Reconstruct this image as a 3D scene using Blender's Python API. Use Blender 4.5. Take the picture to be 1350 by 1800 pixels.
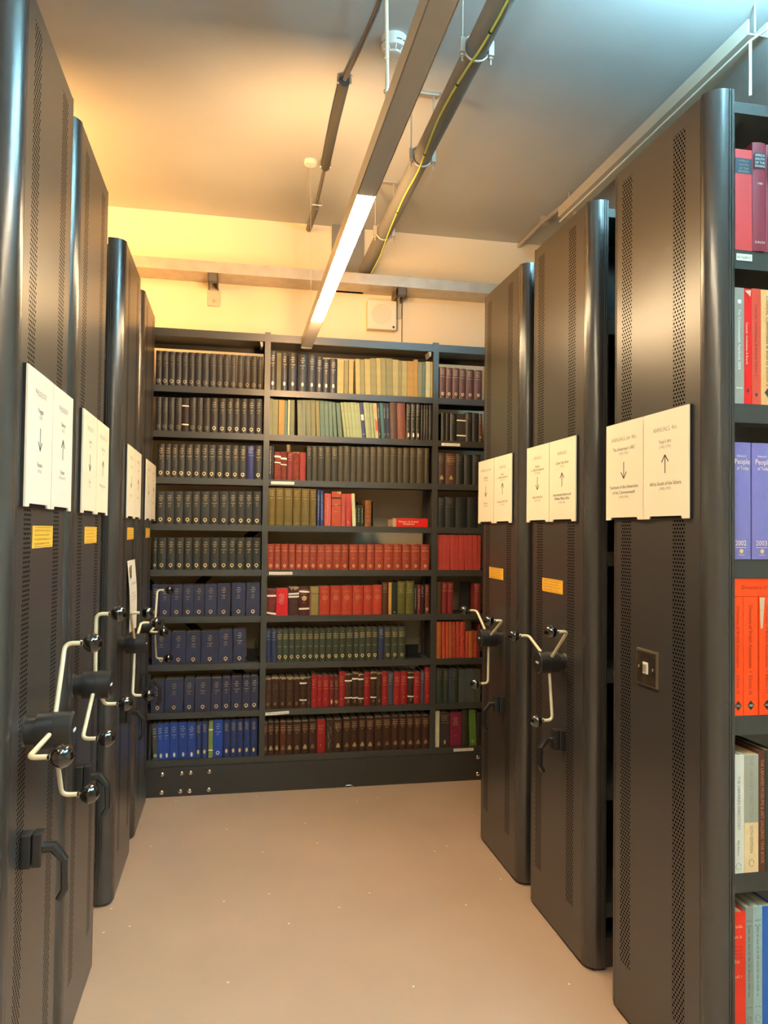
import bpy, bmesh, math, random
from mathutils import Matrix, Vector
from math import sin, cos, pi, radians
random.seed(7)
SC = bpy.context.scene
for o in list(bpy.data.objects): bpy.data.objects.remove(o)
COL = SC.collection

# ------------------------------------------------ camera, world, exposure, lamps' strength
YAW, PITCH, ROLL, FPX, EYE = .1957, .0259, .0116, 1322.8, 1.5
fw = Vector((sin(YAW)*cos(PITCH), cos(YAW)*cos(PITCH), sin(PITCH)))
r0 = Vector((cos(YAW), -sin(YAW), 0)); u0 = r0.cross(fw)
rt = r0*cos(ROLL)+u0*sin(ROLL); up = u0*cos(ROLL)-r0*sin(ROLL)
cam_d = bpy.data.cameras.new('camera'); cam = bpy.data.objects.new('camera', cam_d); COL.objects.link(cam)
cam.matrix_world = Matrix(((rt.x, up.x, -fw.x, 0), (rt.y, up.y, -fw.y, 0), (rt.z, up.z, -fw.z, EYE), (0, 0, 0, 1)))
cam_d.sensor_fit = 'VERTICAL'; cam_d.sensor_height = 36; cam_d.lens = FPX/1800*36; cam_d.clip_start = .02
SC.camera = cam
W = bpy.data.worlds.new('world'); SC.world = W; W.use_nodes = True
W.node_tree.nodes['Background'].inputs[0].default_value = (.8, .75, .7, 1)
W.node_tree.nodes['Background'].inputs[1].default_value = .02
SC.view_settings.view_transform = 'Standard'; SC.view_settings.look = 'None'
SC.view_settings.gamma = 1; SC.view_settings.use_curve_mapping = False
SC.view_settings.exposure = 1.65
WARM = (1.0, .74, .43); NEUTRAL = (1.0, .80, .55); COOL = (.55, .85, 1.0)
TUBE = 48            # radiance of the lit tubes
def area(name, loc, rot, sx, sy, power, col):
    d = bpy.data.lights.new(name, 'AREA'); d.shape = 'RECTANGLE'; d.size = sx; d.size_y = sy
    d.energy = power; d.color = col
    o = bpy.data.objects.new(name, d); COL.objects.link(o); o.location = loc; o.rotation_euler = rot
    return o
UPR = (pi, 0, 0)
area('added_left_fill', (-1.45, 3.6, 2.99), (radians(180-58), 0, 0), .05, 1.4, 38, (1, .48, .13))  # added warm light for back wall and ceiling, source out of view
area('added_left_fill', (-1.45, 1.4, 2.99), UPR, .05, 1.4, 9, (1, .50, .16))  # added out of view, warms the left of the ceiling
area('added_aisle_fill', (.388, 3.35, 2.63), (radians(180-66), 0, 0), .04, .8, 11, (1, .57, .25))  # added warm wash for the back wall, beyond the tube's own light
area('added_aisle_fill', (.388, .65, 2.63), UPR, .04, 1.45, 11, (.58, .86, 1))  # added cool fill that lifts the ceiling over the near tube
area('added_aisle_fill', (.388, -1.6, 2.63), UPR, .04, 1.45, 4, (.8, .9, 1))  # added fill for the ceiling behind the camera
area('right_lamp_light', (1.62, 1.15, 3.27), UPR, .03, 1.7, 110, (.36, .78, 1))

# ------------------------------------------------ materials
MATS = {}
def nmat(name, col, rough=.5, metal=0, spec=.5, var=0, vscale=30, bump=0, bscale=200, coat=0, emit=0, ecol=None):
    if name in MATS: return MATS[name]
    m = bpy.data.materials.new(name); m.use_nodes = True; nt = m.node_tree; N = nt.nodes; L = nt.links
    b = N['Principled BSDF']
    b.inputs['Base Color'].default_value = (*col, 1); b.inputs['Roughness'].default_value = rough
    b.inputs['Metallic'].default_value = metal; b.inputs['Specular IOR Level'].default_value = spec
    b.inputs['Coat Weight'].default_value = coat
    if emit:
        b.inputs['Emission Color'].default_value = (*(ecol or col), 1); b.inputs['Emission Strength'].default_value = emit
    if var or bump:
        tc = N.new('ShaderNodeTexCoord')
    if var:
        nz = N.new('ShaderNodeTexNoise'); nz.inputs['Scale'].default_value = vscale; nz.inputs['Detail'].default_value = 4
        L.new(tc.outputs['Object'], nz.inputs['Vector'])
        oi = N.new('ShaderNodeObjectInfo')
        mx = N.new('ShaderNodeHueSaturation'); mx.inputs['Color'].default_value = (*col, 1)
        mr = N.new('ShaderNodeMapRange'); mr.inputs['From Min'].default_value = .3; mr.inputs['From Max'].default_value = .7
        mr.inputs['To Min'].default_value = 1-var; mr.inputs['To Max'].default_value = 1+var
        L.new(nz.outputs['Fac'], mr.inputs['Value'])
        m2 = N.new('ShaderNodeMapRange'); m2.inputs['To Min'].default_value = 1-var*.6; m2.inputs['To Max'].default_value = 1+var*.6
        L.new(oi.outputs['Random'], m2.inputs['Value'])
        mu = N.new('ShaderNodeMath'); mu.operation = 'MULTIPLY'
        L.new(mr.outputs[0], mu.inputs[0]); L.new(m2.outputs[0], mu.inputs[1])
        L.new(mu.outputs[0], mx.inputs['Value']); L.new(mx.outputs[0], b.inputs['Base Color'])
    if bump:
        n2 = N.new('ShaderNodeTexNoise'); n2.inputs['Scale'].default_value = bscale; n2.inputs['Detail'].default_value = 3
        L.new(tc.outputs['Object'], n2.inputs['Vector'])
        bp = N.new('ShaderNodeBump'); bp.inputs['Strength'].default_value = bump; bp.inputs['Distance'].default_value = .002
        L.new(n2.outputs['Fac'], bp.inputs['Height']); L.new(bp.outputs[0], b.inputs['Normal'])
    MATS[name] = m
    return m

def perforated(name, col, strips, z0, z1):
    """satin black steel with two strips of small staggered punched holes (object space, metres)"""
    m = bpy.data.materials.new(name); m.use_nodes = True; nt = m.node_tree; N = nt.nodes; L = nt.links
    b = N['Principled BSDF']; b.inputs['Roughness'].default_value = .33; b.inputs['IOR'].default_value = 1.65
    tc = N.new('ShaderNodeTexCoord'); sp = N.new('ShaderNodeSeparateXYZ'); L.new(tc.outputs['Object'], sp.inputs[0])
    def M(op, a, c=None, clamp=False):
        n = N.new('ShaderNodeMath'); n.operation = op; n.use_clamp = clamp
        for i, v in enumerate((a, c)):
            if v is None: continue
            if isinstance(v, (int, float)): n.inputs[i].default_value = v
            else: L.new(v, n.inputs[i])
        return n.outputs[0]
    P = .0125; PZ = .0105
    yy, zz = sp.outputs['Y'], sp.outputs['Z']
    v = M('DIVIDE', zz, PZ); row = M('FLOOR', v); odd = M('MODULO', row, 2)
    u = M('ADD', M('DIVIDE', M('ADD', yy, 1), P), M('MULTIPLY', odd, .5))
    du = M('MULTIPLY', M('SUBTRACT', M('FRACT', u), .5), P); dv = M('MULTIPLY', M('SUBTRACT', M('FRACT', v), .5), PZ)
    d = M('SQRT', M('ADD', M('MULTIPLY', du, du), M('MULTIPLY', dv, dv)))
    hole = M('LESS_THAN', d, .0036)
    st = None
    for a, c in strips:
        s = M('MULTIPLY', M('GREATER_THAN', yy, a), M('LESS_THAN', yy, c)); st = s if st is None else M('ADD', st, s)
    st = M('MULTIPLY', st, M('MULTIPLY', M('GREATER_THAN', zz, z0), M('LESS_THAN', zz, z1)))
    f = M('MULTIPLY', hole, st)
    mx = N.new('ShaderNodeMix'); mx.data_type = 'RGBA'; L.new(f, mx.inputs[0])
    mx.inputs[6].default_value = (*col, 1); mx.inputs[7].default_value = (.002, .002, .002, 1); L.new(mx.outputs[2], b.inputs['Base Color'])
    mr = N.new('ShaderNodeMapRange'); mr.inputs['To Min'].default_value = .7; mr.inputs['To Max'].default_value = 0
    L.new(f, mr.inputs['Value']); L.new(mr.outputs[0], b.inputs['Specular IOR Level'])
    rg = M('MULTIPLY', M('SUBTRACT', .0050, d), 250, True)
    rim = M('MULTIPLY', M('MULTIPLY', rg, st), 1)
    bp = N.new('ShaderNodeBump'); bp.inputs['Strength'].default_value = .35; bp.inputs['Distance'].default_value = .0015
    bp.invert = True
    L.new(M('MULTIPLY', st, .4), bp.inputs['Strength']); L.new(rim, bp.inputs['Height']); return m

BLK = (.042, .037, .033)
STEEL = nmat('satin_black_steel', BLK, .26, spec=1)
SHELFM = nmat('shelf_black_steel', (.048, .048, .042), .38, spec=.55)
DARK = nmat('dark_matte', (.006, .006, .006), .7)
PERF_R = perforated('perforated_steel_right', BLK, [(-.155, -.095), (.13, .19)], .165, 2.63)
PERF_L = perforated('perforated_steel_left', BLK, [(-.17, -.11), (.105, .165)], .165, 2.63)
HUBM = nmat('hub_grey_plastic', (.016, .017, .018), .32, spec=.6)
KNOB = nmat('glossy_black_knob', (.006, .005, .005), .06, spec=.8, coat=.6)
CREAM = nmat('cream_enamel', (.72, .66, .47), .3)
CHROME = nmat('bright_zinc', (.75, .73, .68), .22, metal=1)
WHITEP = nmat('white_plastic', (.80, .78, .72), .4)
GALV = nmat('galvanised_steel', (.52, .47, .40), .42, metal=.5, var=.1, vscale=14)
PAPER = nmat('page_edges', (.62, .50, .33), .85, var=.15, vscale=60)
GILT = nmat('gilt', (.80, .60, .30), .32, metal=.35)
SILVER = nmat('pale_lettering', (.75, .72, .62), .5)
INK = nmat('dark_ink', (.05, .045, .04), .6)
GREYINK = nmat('grey_ink', (.30, .27, .23), .6)
SIGNM = nmat('sign_cream_card', (.83, .75, .58), .55)
SIGNW = nmat('sign_white_card', (.84, .80, .70), .55)
TAPE = nmat('white_cotton_tape', (.88, .84, .70), .8)
YEL = nmat('yellow_label', (.95, .50, .05), .5)
WALLM = nmat('cream_wall_paint', (.82, .70, .50), .85, var=.03, vscale=3, bump=.05, bscale=60)
CEILM = nmat('ceiling_paint', (.47, .485, .47), .9, var=.04, vscale=2, bump=.05, bscale=40)
PIPEM = nmat('grey_pipe_paint', (.20, .20, .19), .6)

# ------------------------------------------------ mesh helpers
class MB:
    def __init__(s): s.v = []; s.f = []
    def add(s, vs, fs):
        n = len(s.v); s.v += [tuple(p) for p in vs]; s.f += [tuple(i+n for i in f) for f in fs]; return s
    def box(s, x0, x1, y0, y1, z0, z1):
        return s.add([(x, y, z) for x in (x0, x1) for y in (y0, y1) for z in (z0, z1)],
                     [(0, 1, 3, 2), (4, 6, 7, 5), (0, 4, 5, 1), (2, 3, 7, 6), (0, 2, 6, 4), (1, 5, 7, 3)])
    def bbox(s, x0, x1, y0, y1, z0, z1, r=.003):
        """box with chamfered edges"""
        bm = bmesh.new(); vs = [bm.verts.new((x, y, z)) for x in (x0, x1) for y in (y0, y1) for z in (z0, z1)]
        for f in [(0, 1, 3, 2), (4, 6, 7, 5), (0, 4, 5, 1), (2, 3, 7, 6), (0, 2, 6, 4), (1, 5, 7, 3)]: bm.faces.new([vs[i] for i in f])
        bmesh.ops.bevel(bm, geom=bm.edges[:], offset=r, segments=2, affect='EDGES', profile=.5)
        bm.verts.ensure_lookup_table(); bm.verts.index_update()
        s.add([v.co[:] for v in bm.verts], [[v.index for v in f.verts] for f in bm.faces]); bm.free(); return s
    def prism(s, prof, a, b, axis='z'):
        """extrude a closed 2D profile from a to b along an axis"""
        n = len(prof)
        def P(p, t):
            return {'z': (p[0], p[1], t), 'x': (t, p[0], p[1]), 'y': (p[0], t, p[1])}[axis]
        vs = [P(p, a) for p in prof]+[P(p, b) for p in prof]
        fs = [(i, (i+1) % n, n+(i+1) % n, n+i) for i in range(n)]+[tuple(range(n))[::-1], tuple(range(n, 2*n))]
        return s.add(vs, fs)
    def tube(s, pts, r, seg=10, caps=True):
        pts = [Vector(p) for p in pts]; rings = []
        rr = r if isinstance(r, (list, tuple)) else [r]*len(pts)
        T0 = (pts[1]-pts[0]).normalized()
        up = Vector((0, 0, 1)) if abs(T0.z) < .9 else Vector((1, 0, 0))
        nrm = T0.cross(up).normalized()
        for i, p in enumerate(pts):
            t = (pts[min(i+1, len(pts)-1)]-pts[max(i-1, 0)]).normalized()
            nrm = (nrm-t*nrm.dot(t)).normalized(); b = t.cross(nrm)
            rings.append([p+(nrm*cos(2*pi*k/seg)+b*sin(2*pi*k/seg))*rr[i] for k in range(seg)])
        vs = [v for ring in rings for v in ring]; fs = []
        for i in range(len(pts)-1):
            for k in range(seg):
                a = i*seg+k; c = i*seg+(k+1) % seg; fs.append((a, c, c+seg, a+seg))
        if caps: fs += [tuple(range(seg))[::-1], tuple(range(len(vs)-seg, len(vs)))]
        return s.add(vs, fs)
    def lathe(s, prof, c, axis=(0, 0, 1), seg=24):
        """prof: (radius, distance along axis)"""
        ax = Vector(axis).normalized(); a = ax.orthogonal().normalized(); b = ax.cross(a); c = Vector(c)
        vs = [c+ax*h+(a*cos(2*pi*k/seg)+b*sin(2*pi*k/seg))*max(r, 1e-5) for r, h in prof for k in range(seg)]; fs = []
        for i in range(len(prof)-1):
            for k in range(seg):
                p = i*seg+k; q = i*seg+(k+1) % seg; fs.append((p, q, q+seg, p+seg))
        fs += [tuple(range(seg))[::-1], tuple(range(len(vs)-seg, len(vs)))]
        return s.add(vs, fs)
    def build(s, name, mat, parent=None, smooth=None, loc=None):
        me = bpy.data.meshes.new(name); me.from_pydata(s.v, [], s.f)
        bm = bmesh.new(); bm.from_mesh(me); bmesh.ops.recalc_face_normals(bm, faces=bm.faces[:])
        if smooth is not None:
            lim = radians(smooth)
            for f in bm.faces: f.smooth = True
            for e in bm.edges: e.smooth = (len(e.link_faces) == 2 and e.calc_face_angle(0) < lim)
        bm.to_mesh(me); bm.free()
        me.materials.append(mat)
        o = bpy.data.objects.new(name, me); COL.objects.link(o)
        if parent: o.parent = parent
        if loc is not None: o.location = loc
        return o
def fillet(pts, r, n=6):
    pts = [Vector(p) for p in pts]; out = [pts[0]]
    for i in range(1, len(pts)-1):
        a, b, c = pts[i-1], pts[i], pts[i+1]; d1 = (a-b).normalized(); d2 = (c-b).normalized()
        k = min(r, (a-b).length*.45, (c-b).length*.45); p, q = b+d1*k, b+d2*k
        for t in range(n+1):
            u = t/n; out.append(p*(1-u)**2+b*2*u*(1-u)+q*u*u)
    return out+[pts[-1]]
def tag(o, label=None, cat=None, group=None, kind=None):
    if label: o['label'] = label
    if cat: o['category'] = cat
    if group: o['group'] = group
    if kind: o['kind'] = kind
    return o
def empty(name, loc=(0, 0, 0), parent=None, rot=(0, 0, 0)):
    o = bpy.data.objects.new(name, None); COL.objects.link(o); o.location = loc; o.rotation_euler = rot
    o.empty_display_size = .05
    if parent: o.parent = parent
    return o
_txt = {}
def text2d(s):
    """flat outline of a string, capital height about .7, centred on x, baseline 0"""
    if s in _txt: return _txt[s]
    c = bpy.data.curves.new('t', 'FONT'); c.body = s; c.size = 1; c.resolution_u = 2; c.align_x = 'CENTER'
    o = bpy.data.objects.new('t', c); COL.objects.link(o)
    dg = bpy.context.evaluated_depsgraph_get(); me = o.evaluated_get(dg).to_mesh()
    vs = [v.co[:2] for v in me.vertices]; fs = [tuple(p.vertices) for p in me.polygons]
    w = max([v[0] for v in vs]+[.1])-min([v[0] for v in vs]+[0])
    o.evaluated_get(dg).to_mesh_clear(); bpy.data.objects.remove(o); bpy.data.curves.remove(c)
    _txt[s] = (vs, fs, w); return _txt[s]
def put_text(mb, s, size, fn, maxw=None):
    """fn maps (u right, v up) to a point"""
    vs, fs, w = text2d(s); k = size/.7
    kx = min(k, maxw/w) if maxw else k
    mb.add([fn(a*kx, b*k) for a, b in vs], fs)
# ------------------------------------------------ the setting
XL, XR, CZ, YW = -.452, 1.206, 3.491, 4.85
def struct(name, mb, m): o = mb.build(name, m); o['kind'] = 'structure'; return o
fl = bpy.data.materials.new('epoxy_floor'); fl.use_nodes = True
def floor_mat(m):
    nt = m.node_tree; N = nt.nodes; L = nt.links; b = N['Principled BSDF']; tc = N.new('ShaderNodeTexCoord')
    n1 = N.new('ShaderNodeTexNoise'); n1.inputs['Scale'].default_value = 1.6; n1.inputs['Detail'].default_value = 6
    n2 = N.new('ShaderNodeTexNoise'); n2.inputs['Scale'].default_value = 14; n2.inputs['Detail'].default_value = 5; n2.inputs['Distortion'].default_value = .1
    L.new(tc.outputs['Object'], n1.inputs['Vector']); L.new(tc.outputs['Object'], n2.inputs['Vector'])
    r = N.new('ShaderNodeValToRGB'); r.color_ramp.elements[0].position = .3; r.color_ramp.elements[0].color = (.50, .35, .25, 1)
    r.color_ramp.elements[1].position = .75; r.color_ramp.elements[1].color = (.56, .39, .28, 1); L.new(n1.outputs['Fac'], r.inputs[0])
    s = N.new('ShaderNodeValToRGB'); s.color_ramp.elements[0].position = .62; s.color_ramp.elements[0].color = (0, 0, 0, 1)
    s.color_ramp.elements[1].position = .86; s.color_ramp.elements[1].color = (.12, .12, .12, 1); L.new(n2.outputs['Fac'], s.inputs[0])
    mx = N.new('ShaderNodeMix'); mx.data_type = 'RGBA'; mx.inputs[0].default_value = 0; L.new(r.outputs[0], mx.inputs[6]); mx.inputs[7].default_value = (.22, .16, .12, 1)
    v = N.new('ShaderNodeTexVoronoi'); v.voronoi_dimensions = '2D'; v.inputs['Scale'].default_value = 2.6; L.new(tc.outputs['Object'], v.inputs['Vector'])
    lt = N.new('ShaderNodeMath'); lt.operation = 'LESS_THAN'; lt.inputs[1].default_value = .010; L.new(v.outputs['Distance'], lt.inputs[0])
    m2 = N.new('ShaderNodeMix'); m2.data_type = 'RGBA'; L.new(lt.outputs[0], m2.inputs[0]); L.new(mx.outputs[2], m2.inputs[6]); m2.inputs[7].default_value = (.85, .8, .68, 1)
    L.new(m2.outputs[2], b.inputs['Base Color']); b.inputs['Specular IOR Level'].default_value = .45
    rr = N.new('ShaderNodeMapRange'); rr.inputs['To Min'].default_value = .16; rr.inputs['To Max'].default_value = .34
    L.new(n2.outputs['Fac'], rr.inputs['Value']); b.inputs['Roughness'].default_value = .27
floor_mat(fl)
struct('floor', MB().box(-3, 3.6, -3.2, 5, -.1, 0), fl)
struct('ceiling', MB().box(-3, 3.6, -3.2, 5, CZ, CZ+.1), CEILM)
struct('wall_back', MB().box(-3, 3.6, YW, YW+.1, 0, CZ), WALLM)
struct('wall_left', MB().box(-3.1, -3, -3.2, 5, 0, CZ), WALLM)
struct('wall_right', MB().box(3.6, 3.7, -3.2, 5, 0, CZ), WALLM)
struct('wall_front', MB().box(-3, 3.6, -3.3, -3.2, 0, CZ), WALLM)
struct('trim_1', MB().box(.592, .80, YW-.035, YW, 3.06, CZ), PIPEM)                       # grey pier above the beam
struct('trim_2', MB().box(1.066, 1.070, YW-.003, YW, 2.3, 3.07), DARK)                   # joint between wall panels

# ------------------------------------------------ rolling stacks
RC = .045
def arc(cx, cy, r, a0, a1, n=8): return [(cx+r*cos(radians(a0+(a1-a0)*i/n)), cy+r*sin(radians(a0+(a1-a0)*i/n))) for i in range(n+1)]
LEV = [.225, .626, 1.031, 1.438, 1.847, 2.255]
def make_unit(sg, perf, name='rolling_stack', W=.225):
    root = empty(name)
    def X(v): return v*sg
    HT = 2.672
    def bx(mb, a, b, *r): x0, x1 = sorted((X(a), X(b))); mb.box(x0, x1, *r); return mb
    bx(MB(), 0, .022, -W+.002, W-.002, .012, HT).build('end_panel', perf, root)
    # rounded corner trims, near and far
    for s in (-1, 1):
        out = arc(RC, s*W, RC, 180, 180-90*s, 8); prof = [(x, y) for x, y in out]+[(.068, s*(W+RC)), (.068, s*(W+RC-.006))]+[(.030, s*(W+.004)), (.022, s*(W-.0)), ]
        MB().prism([(X(x), y) for x, y in prof], .012, HT+.004).build('corner_trim', STEEL, root, smooth=40)
        # grooved seam profile behind each corner
        m = MB()
        for k, d in enumerate((.0, .007)): bx(m, .052+d, .055+d, s*(W+RC)-.002, s*(W+RC)+.002, .012, HT+.004)
        m.build('edge_bead', SHELFM, root)
    c = MB(); D = W+RC-.012
    bx(c, .03, .068, -D, D, .0, HT-.01)
    for x in (.985, 1.95): bx(c, x, x+.03, -D, D, .0, HT-.02)
    bx(c, .068, 1.95, -D, D, HT-.05, HT-.02)
    bx(c, .068, 1.95, -.006, .006, .1, HT-.05)
    bx(c, .03, 1.98, -D+.01, D-.01, 0, .10)
    c.build('carcass', STEEL, root)
    for z in LEV:
        m = MB(); bx(m, .070, 1.948, -D+.002, D-.002, z-.02, z)
        for s in (-1, 1): a, b = sorted((s*D, s*(D-.004))); bx(m, .070, 1.948, a, b, z-.05, z)
        m.build('shelf', SHELFM, root)
    return root
def dup_tree(o, parent=None):
    c = o.copy(); COL.objects.link(c); c.parent = parent
    for ch in list(o.children): dup_tree(ch, c)
    return c

def crank(root, sg, hy, hz, phase):
    """three-armed crank on the end panel; local coordinates of the unit"""
    def q(off, y, z): return (-sg*off, y, z)
    ax = (-sg, 0, 0)
    hub = MB().lathe([(.040, .028), (.0405, .030), (.0405, .064), (.0395, .065), (.0405, .066), (.0405, .101), (.037, .105), (.0, .105)], (0, hy, hz), ax, 40).build('crank_hub', HUBM, root, smooth=35)
    MB().lathe([(.034, 0), (.030, .004), (.030, .029)], (0, hy, hz), ax, 32).build('hub_neck', HUBM, hub, smooth=40)
    mk = MB()
    for k in (-1, 0, 1):
        ring = [(0.1056, hy+k*.009+.0035*cos(2*pi*i/12), hz+.0035*sin(2*pi*i/12)) for i in range(13)]
        mk.tube([q(*p) for p in ring], .0007, 5, False)
    mk.build('hub_mark', SILVER, hub)
    for k in range(3):
        a = radians(phase+120*k); d = (cos(a), sin(a))
        R_ = .207
        def p(off, r): return q(off, hy+d[0]*r, hz+d[1]*r)
        pts = fillet([p(.060, .033), p(.060, R_), p(.102, R_)], .022, 8)
        MB().tube(pts, .0055, 12).build('crank_arm', CREAM, hub, smooth=50)
        kb = MB(); c = p(.122, R_); r = .0225
        prof = [(r*sin(pi*i/14), -r*cos(pi*i/14)) for i in range(8)]+[(r+.0018, -.0006), (r+.0018, .0010)]+[(r*sin(pi*i/14), -r*cos(pi*i/14)+.001) for i in range(8, 15)]
        kb.lathe([(.008, -r-.004)]+prof[1:], c, ax, 28).build('knob', KNOB, hub, smooth=30)

def pull(root, sg, y, z):
    def bx(mb, o0, o1, y0, y1, z0, z1, r=.003): a, b = sorted((-sg*o0, -sg*o1)); return mb.bbox(a, b, y0, y1, z0, z1, r)
    h = MB(); pts = [(.040, z), (.066, z), (.090, z-.030), (.092, z-.095), (.080, z-.116)]
    sec = []
    P = [Vector((-sg*o, y, zz)) for o, zz in pts]
    w = .0085
    n = len(P); 
    for i, p in enumerate(P):
        t = (P[min(i+1, n-1)]-P[max(i-1, 0)]).normalized(); side = Vector((0, 1, 0)); nn = t.cross(side).normalized()
        k = .011 if i < 2 else .008
        sec += [p+side*w*1.3+nn*k*.5, p+side*w*.8+nn*k, p-side*w*.8+nn*k, p-side*w*1.3+nn*k*.5, p-side*w*1.3-nn*k*.5, p-side*w*.8-nn*k, p+side*w*.8-nn*k, p+side*w*1.3-nn*k*.5]
    fs = [(i*8+k, i*8+(k+1) % 8, (i+1)*8+(k+1) % 8, (i+1)*8+k) for i in range(n-1) for k in range(8)]+[tuple(range(8)), tuple(range(8*n-8, 8*n))]
    h.add(sec, fs); ho = h.build('pull_handle', nmat('handle_black', (.02, .02, .02), .22, spec=.7), root)
    m = MB(); bx(m, 0, .022, y-.019, y+.019, z-.040, z+.034); bx(m, .024, .044, y-.019, y+.019, z-.038, z+.036)
    m.build('handle_block', HUBM, ho)

protoR = make_unit(1, PERF_R); protoL = make_unit(-1, PERF_L)
# side, y centre, label, crank (y, z, phase), pull (y, z)
UNITS = [
 ('R', 2.010, 'wide black stack end at the right with a light switch and no crank', None, None, 'end'),
 ('R', 2.690, 'black rolling stack with crank, beside the light switch stack on the right', (2.620, 1.025, 20), (2.62, .742), ''),
 ('R', 3.325, 'farthest right black rolling stack, next to the back bookcase', (3.290, 1.020, 31), (3.255, .728), ''),
 ('L', 1.935, 'nearest black rolling stack at the left edge, with the largest crank', (1.813, 1.045, 60), (1.815, .786), ''),
 ('L', 2.515, 'second black rolling stack from the left edge, with crank', (2.33, 1.043, 92), (2.40, .757), ''),
 ('L', 3.44, 'third black rolling stack on the left, with paper notice behind its crank', (3.23, 1.03, 137), (3.30, .735), ''),
 ('L', 4.095, 'farthest left black rolling stack, against the back bookcase', (4.01, 1.0, 60), (4.02, .72), ''),
]
for i, (s, yc, lab, ck, pl, nm) in enumerate(UNITS):
    pr = protoR if s == 'R' else protoL
    o = pr if (i in (0, 3)) else dup_tree(pr)
    o.location = (XR if s == 'R' else XL, yc, 0)
    tag(o, lab, 'rolling stack', 'black mobile stacks along the aisle')
    sg = 1 if s == 'R' else -1
for i, (s, yc, lab, ck, pl, nm) in enumerate(UNITS):
    sg = 1 if s == 'R' else -1
    o = [c for c in COL.objects if c.get('label') == lab][0]
    if ck: crank(o, sg, ck[0]-yc, ck[1], ck[2])
    if pl: pull(o, sg, pl[0]-yc, pl[1])

# ------------------------------------------------ signs, yellow labels, switch, notice on the stack ends
def face(side, y0, off):
    """maps (u right, v up) seen by a viewer in the aisle to the stack face"""
    if side == 'R': return lambda u, v: (XR-off, y0-u, v)
    return lambda u, v: (XL+off, y0+u, v)
def slab(mb, side, y0, o0, o1, poly):
    n = len(poly); f0 = face(side, y0, o0); f1 = face(side, y0, o1)
    mb.add([f0(*p) for p in poly]+[f1(*p) for p in poly], [tuple(range(n)), tuple(range(n, 2*n))[::-1]]+[(i, (i+1) % n, n+(i+1) % n, n+i) for i in range(n)])
    return mb
def local(mb, c): mb.v = [(v[0]-c[0], v[1]-c[1], v[2]-c[2]) for v in mb.v]; return mb
def sign(side, yc, label, lines, arrow, mat, w=.226, z0=1.545, z1=1.853):
    c = (XR if side == 'R' else XL, yc, z0)
    r = empty('shelf_sign', c); tag(r, label, 'sign', 'direction signs on the stack ends')
    h = w/2
    local(slab(MB(), side, yc, .0, .007, [(-h-.001, z0+.002), (h+.001, z0+.002), (h+.001, z1+.001), (-h-.001, z1+.001)]), c).build('backing_plate', DARK, r)
    poly = [(-h, z0), (-h+.03, z0), (-h+.034, z0+.008), (h-.034, z0+.008), (h-.03, z0), (h, z0), (h, z1), (-h, z1)]
    local(slab(MB(), side, yc, .0072, .0115, poly), c).build('card', mat, r)
    f = face(side, yc, .0119)
    ink, light = MB(), MB()
    for txt, v, size, bold in lines:
        put_text(ink if bold else light, txt, size, lambda a, b, v=v: f(a, z1-v+b), w*.86)
    local(ink, c).build('lettering', INK, r)
    if light.v: local(light, c).build('fine_lettering', GREYINK, r)
    a = MB(); m = z1-.152; L_ = .026; t = .0016; d = 1 if arrow == 'up' else -1
    def seg(x0, y0_, x1, y1_):
        dx, dy = x1-x0, y1_-y0_; l = math.hypot(dx, dy); nx, ny = -dy/l*t, dx/l*t
        slab(a, side, yc, .0116, .0121, [(x0+nx, m+y0_+ny), (x0-nx, m+y0_-ny), (x1-nx, m+y1_-ny), (x1+nx, m+y1_+ny)])
    seg(0, -L_, 0, L_); seg(0, d*L_, -.017, d*(L_-.02)); seg(0, d*L_, .017, d*(L_-.02))
    local(a, c).build('arrow', INK, r)
T, B_, S_ = .013, .0105, .0085
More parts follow.
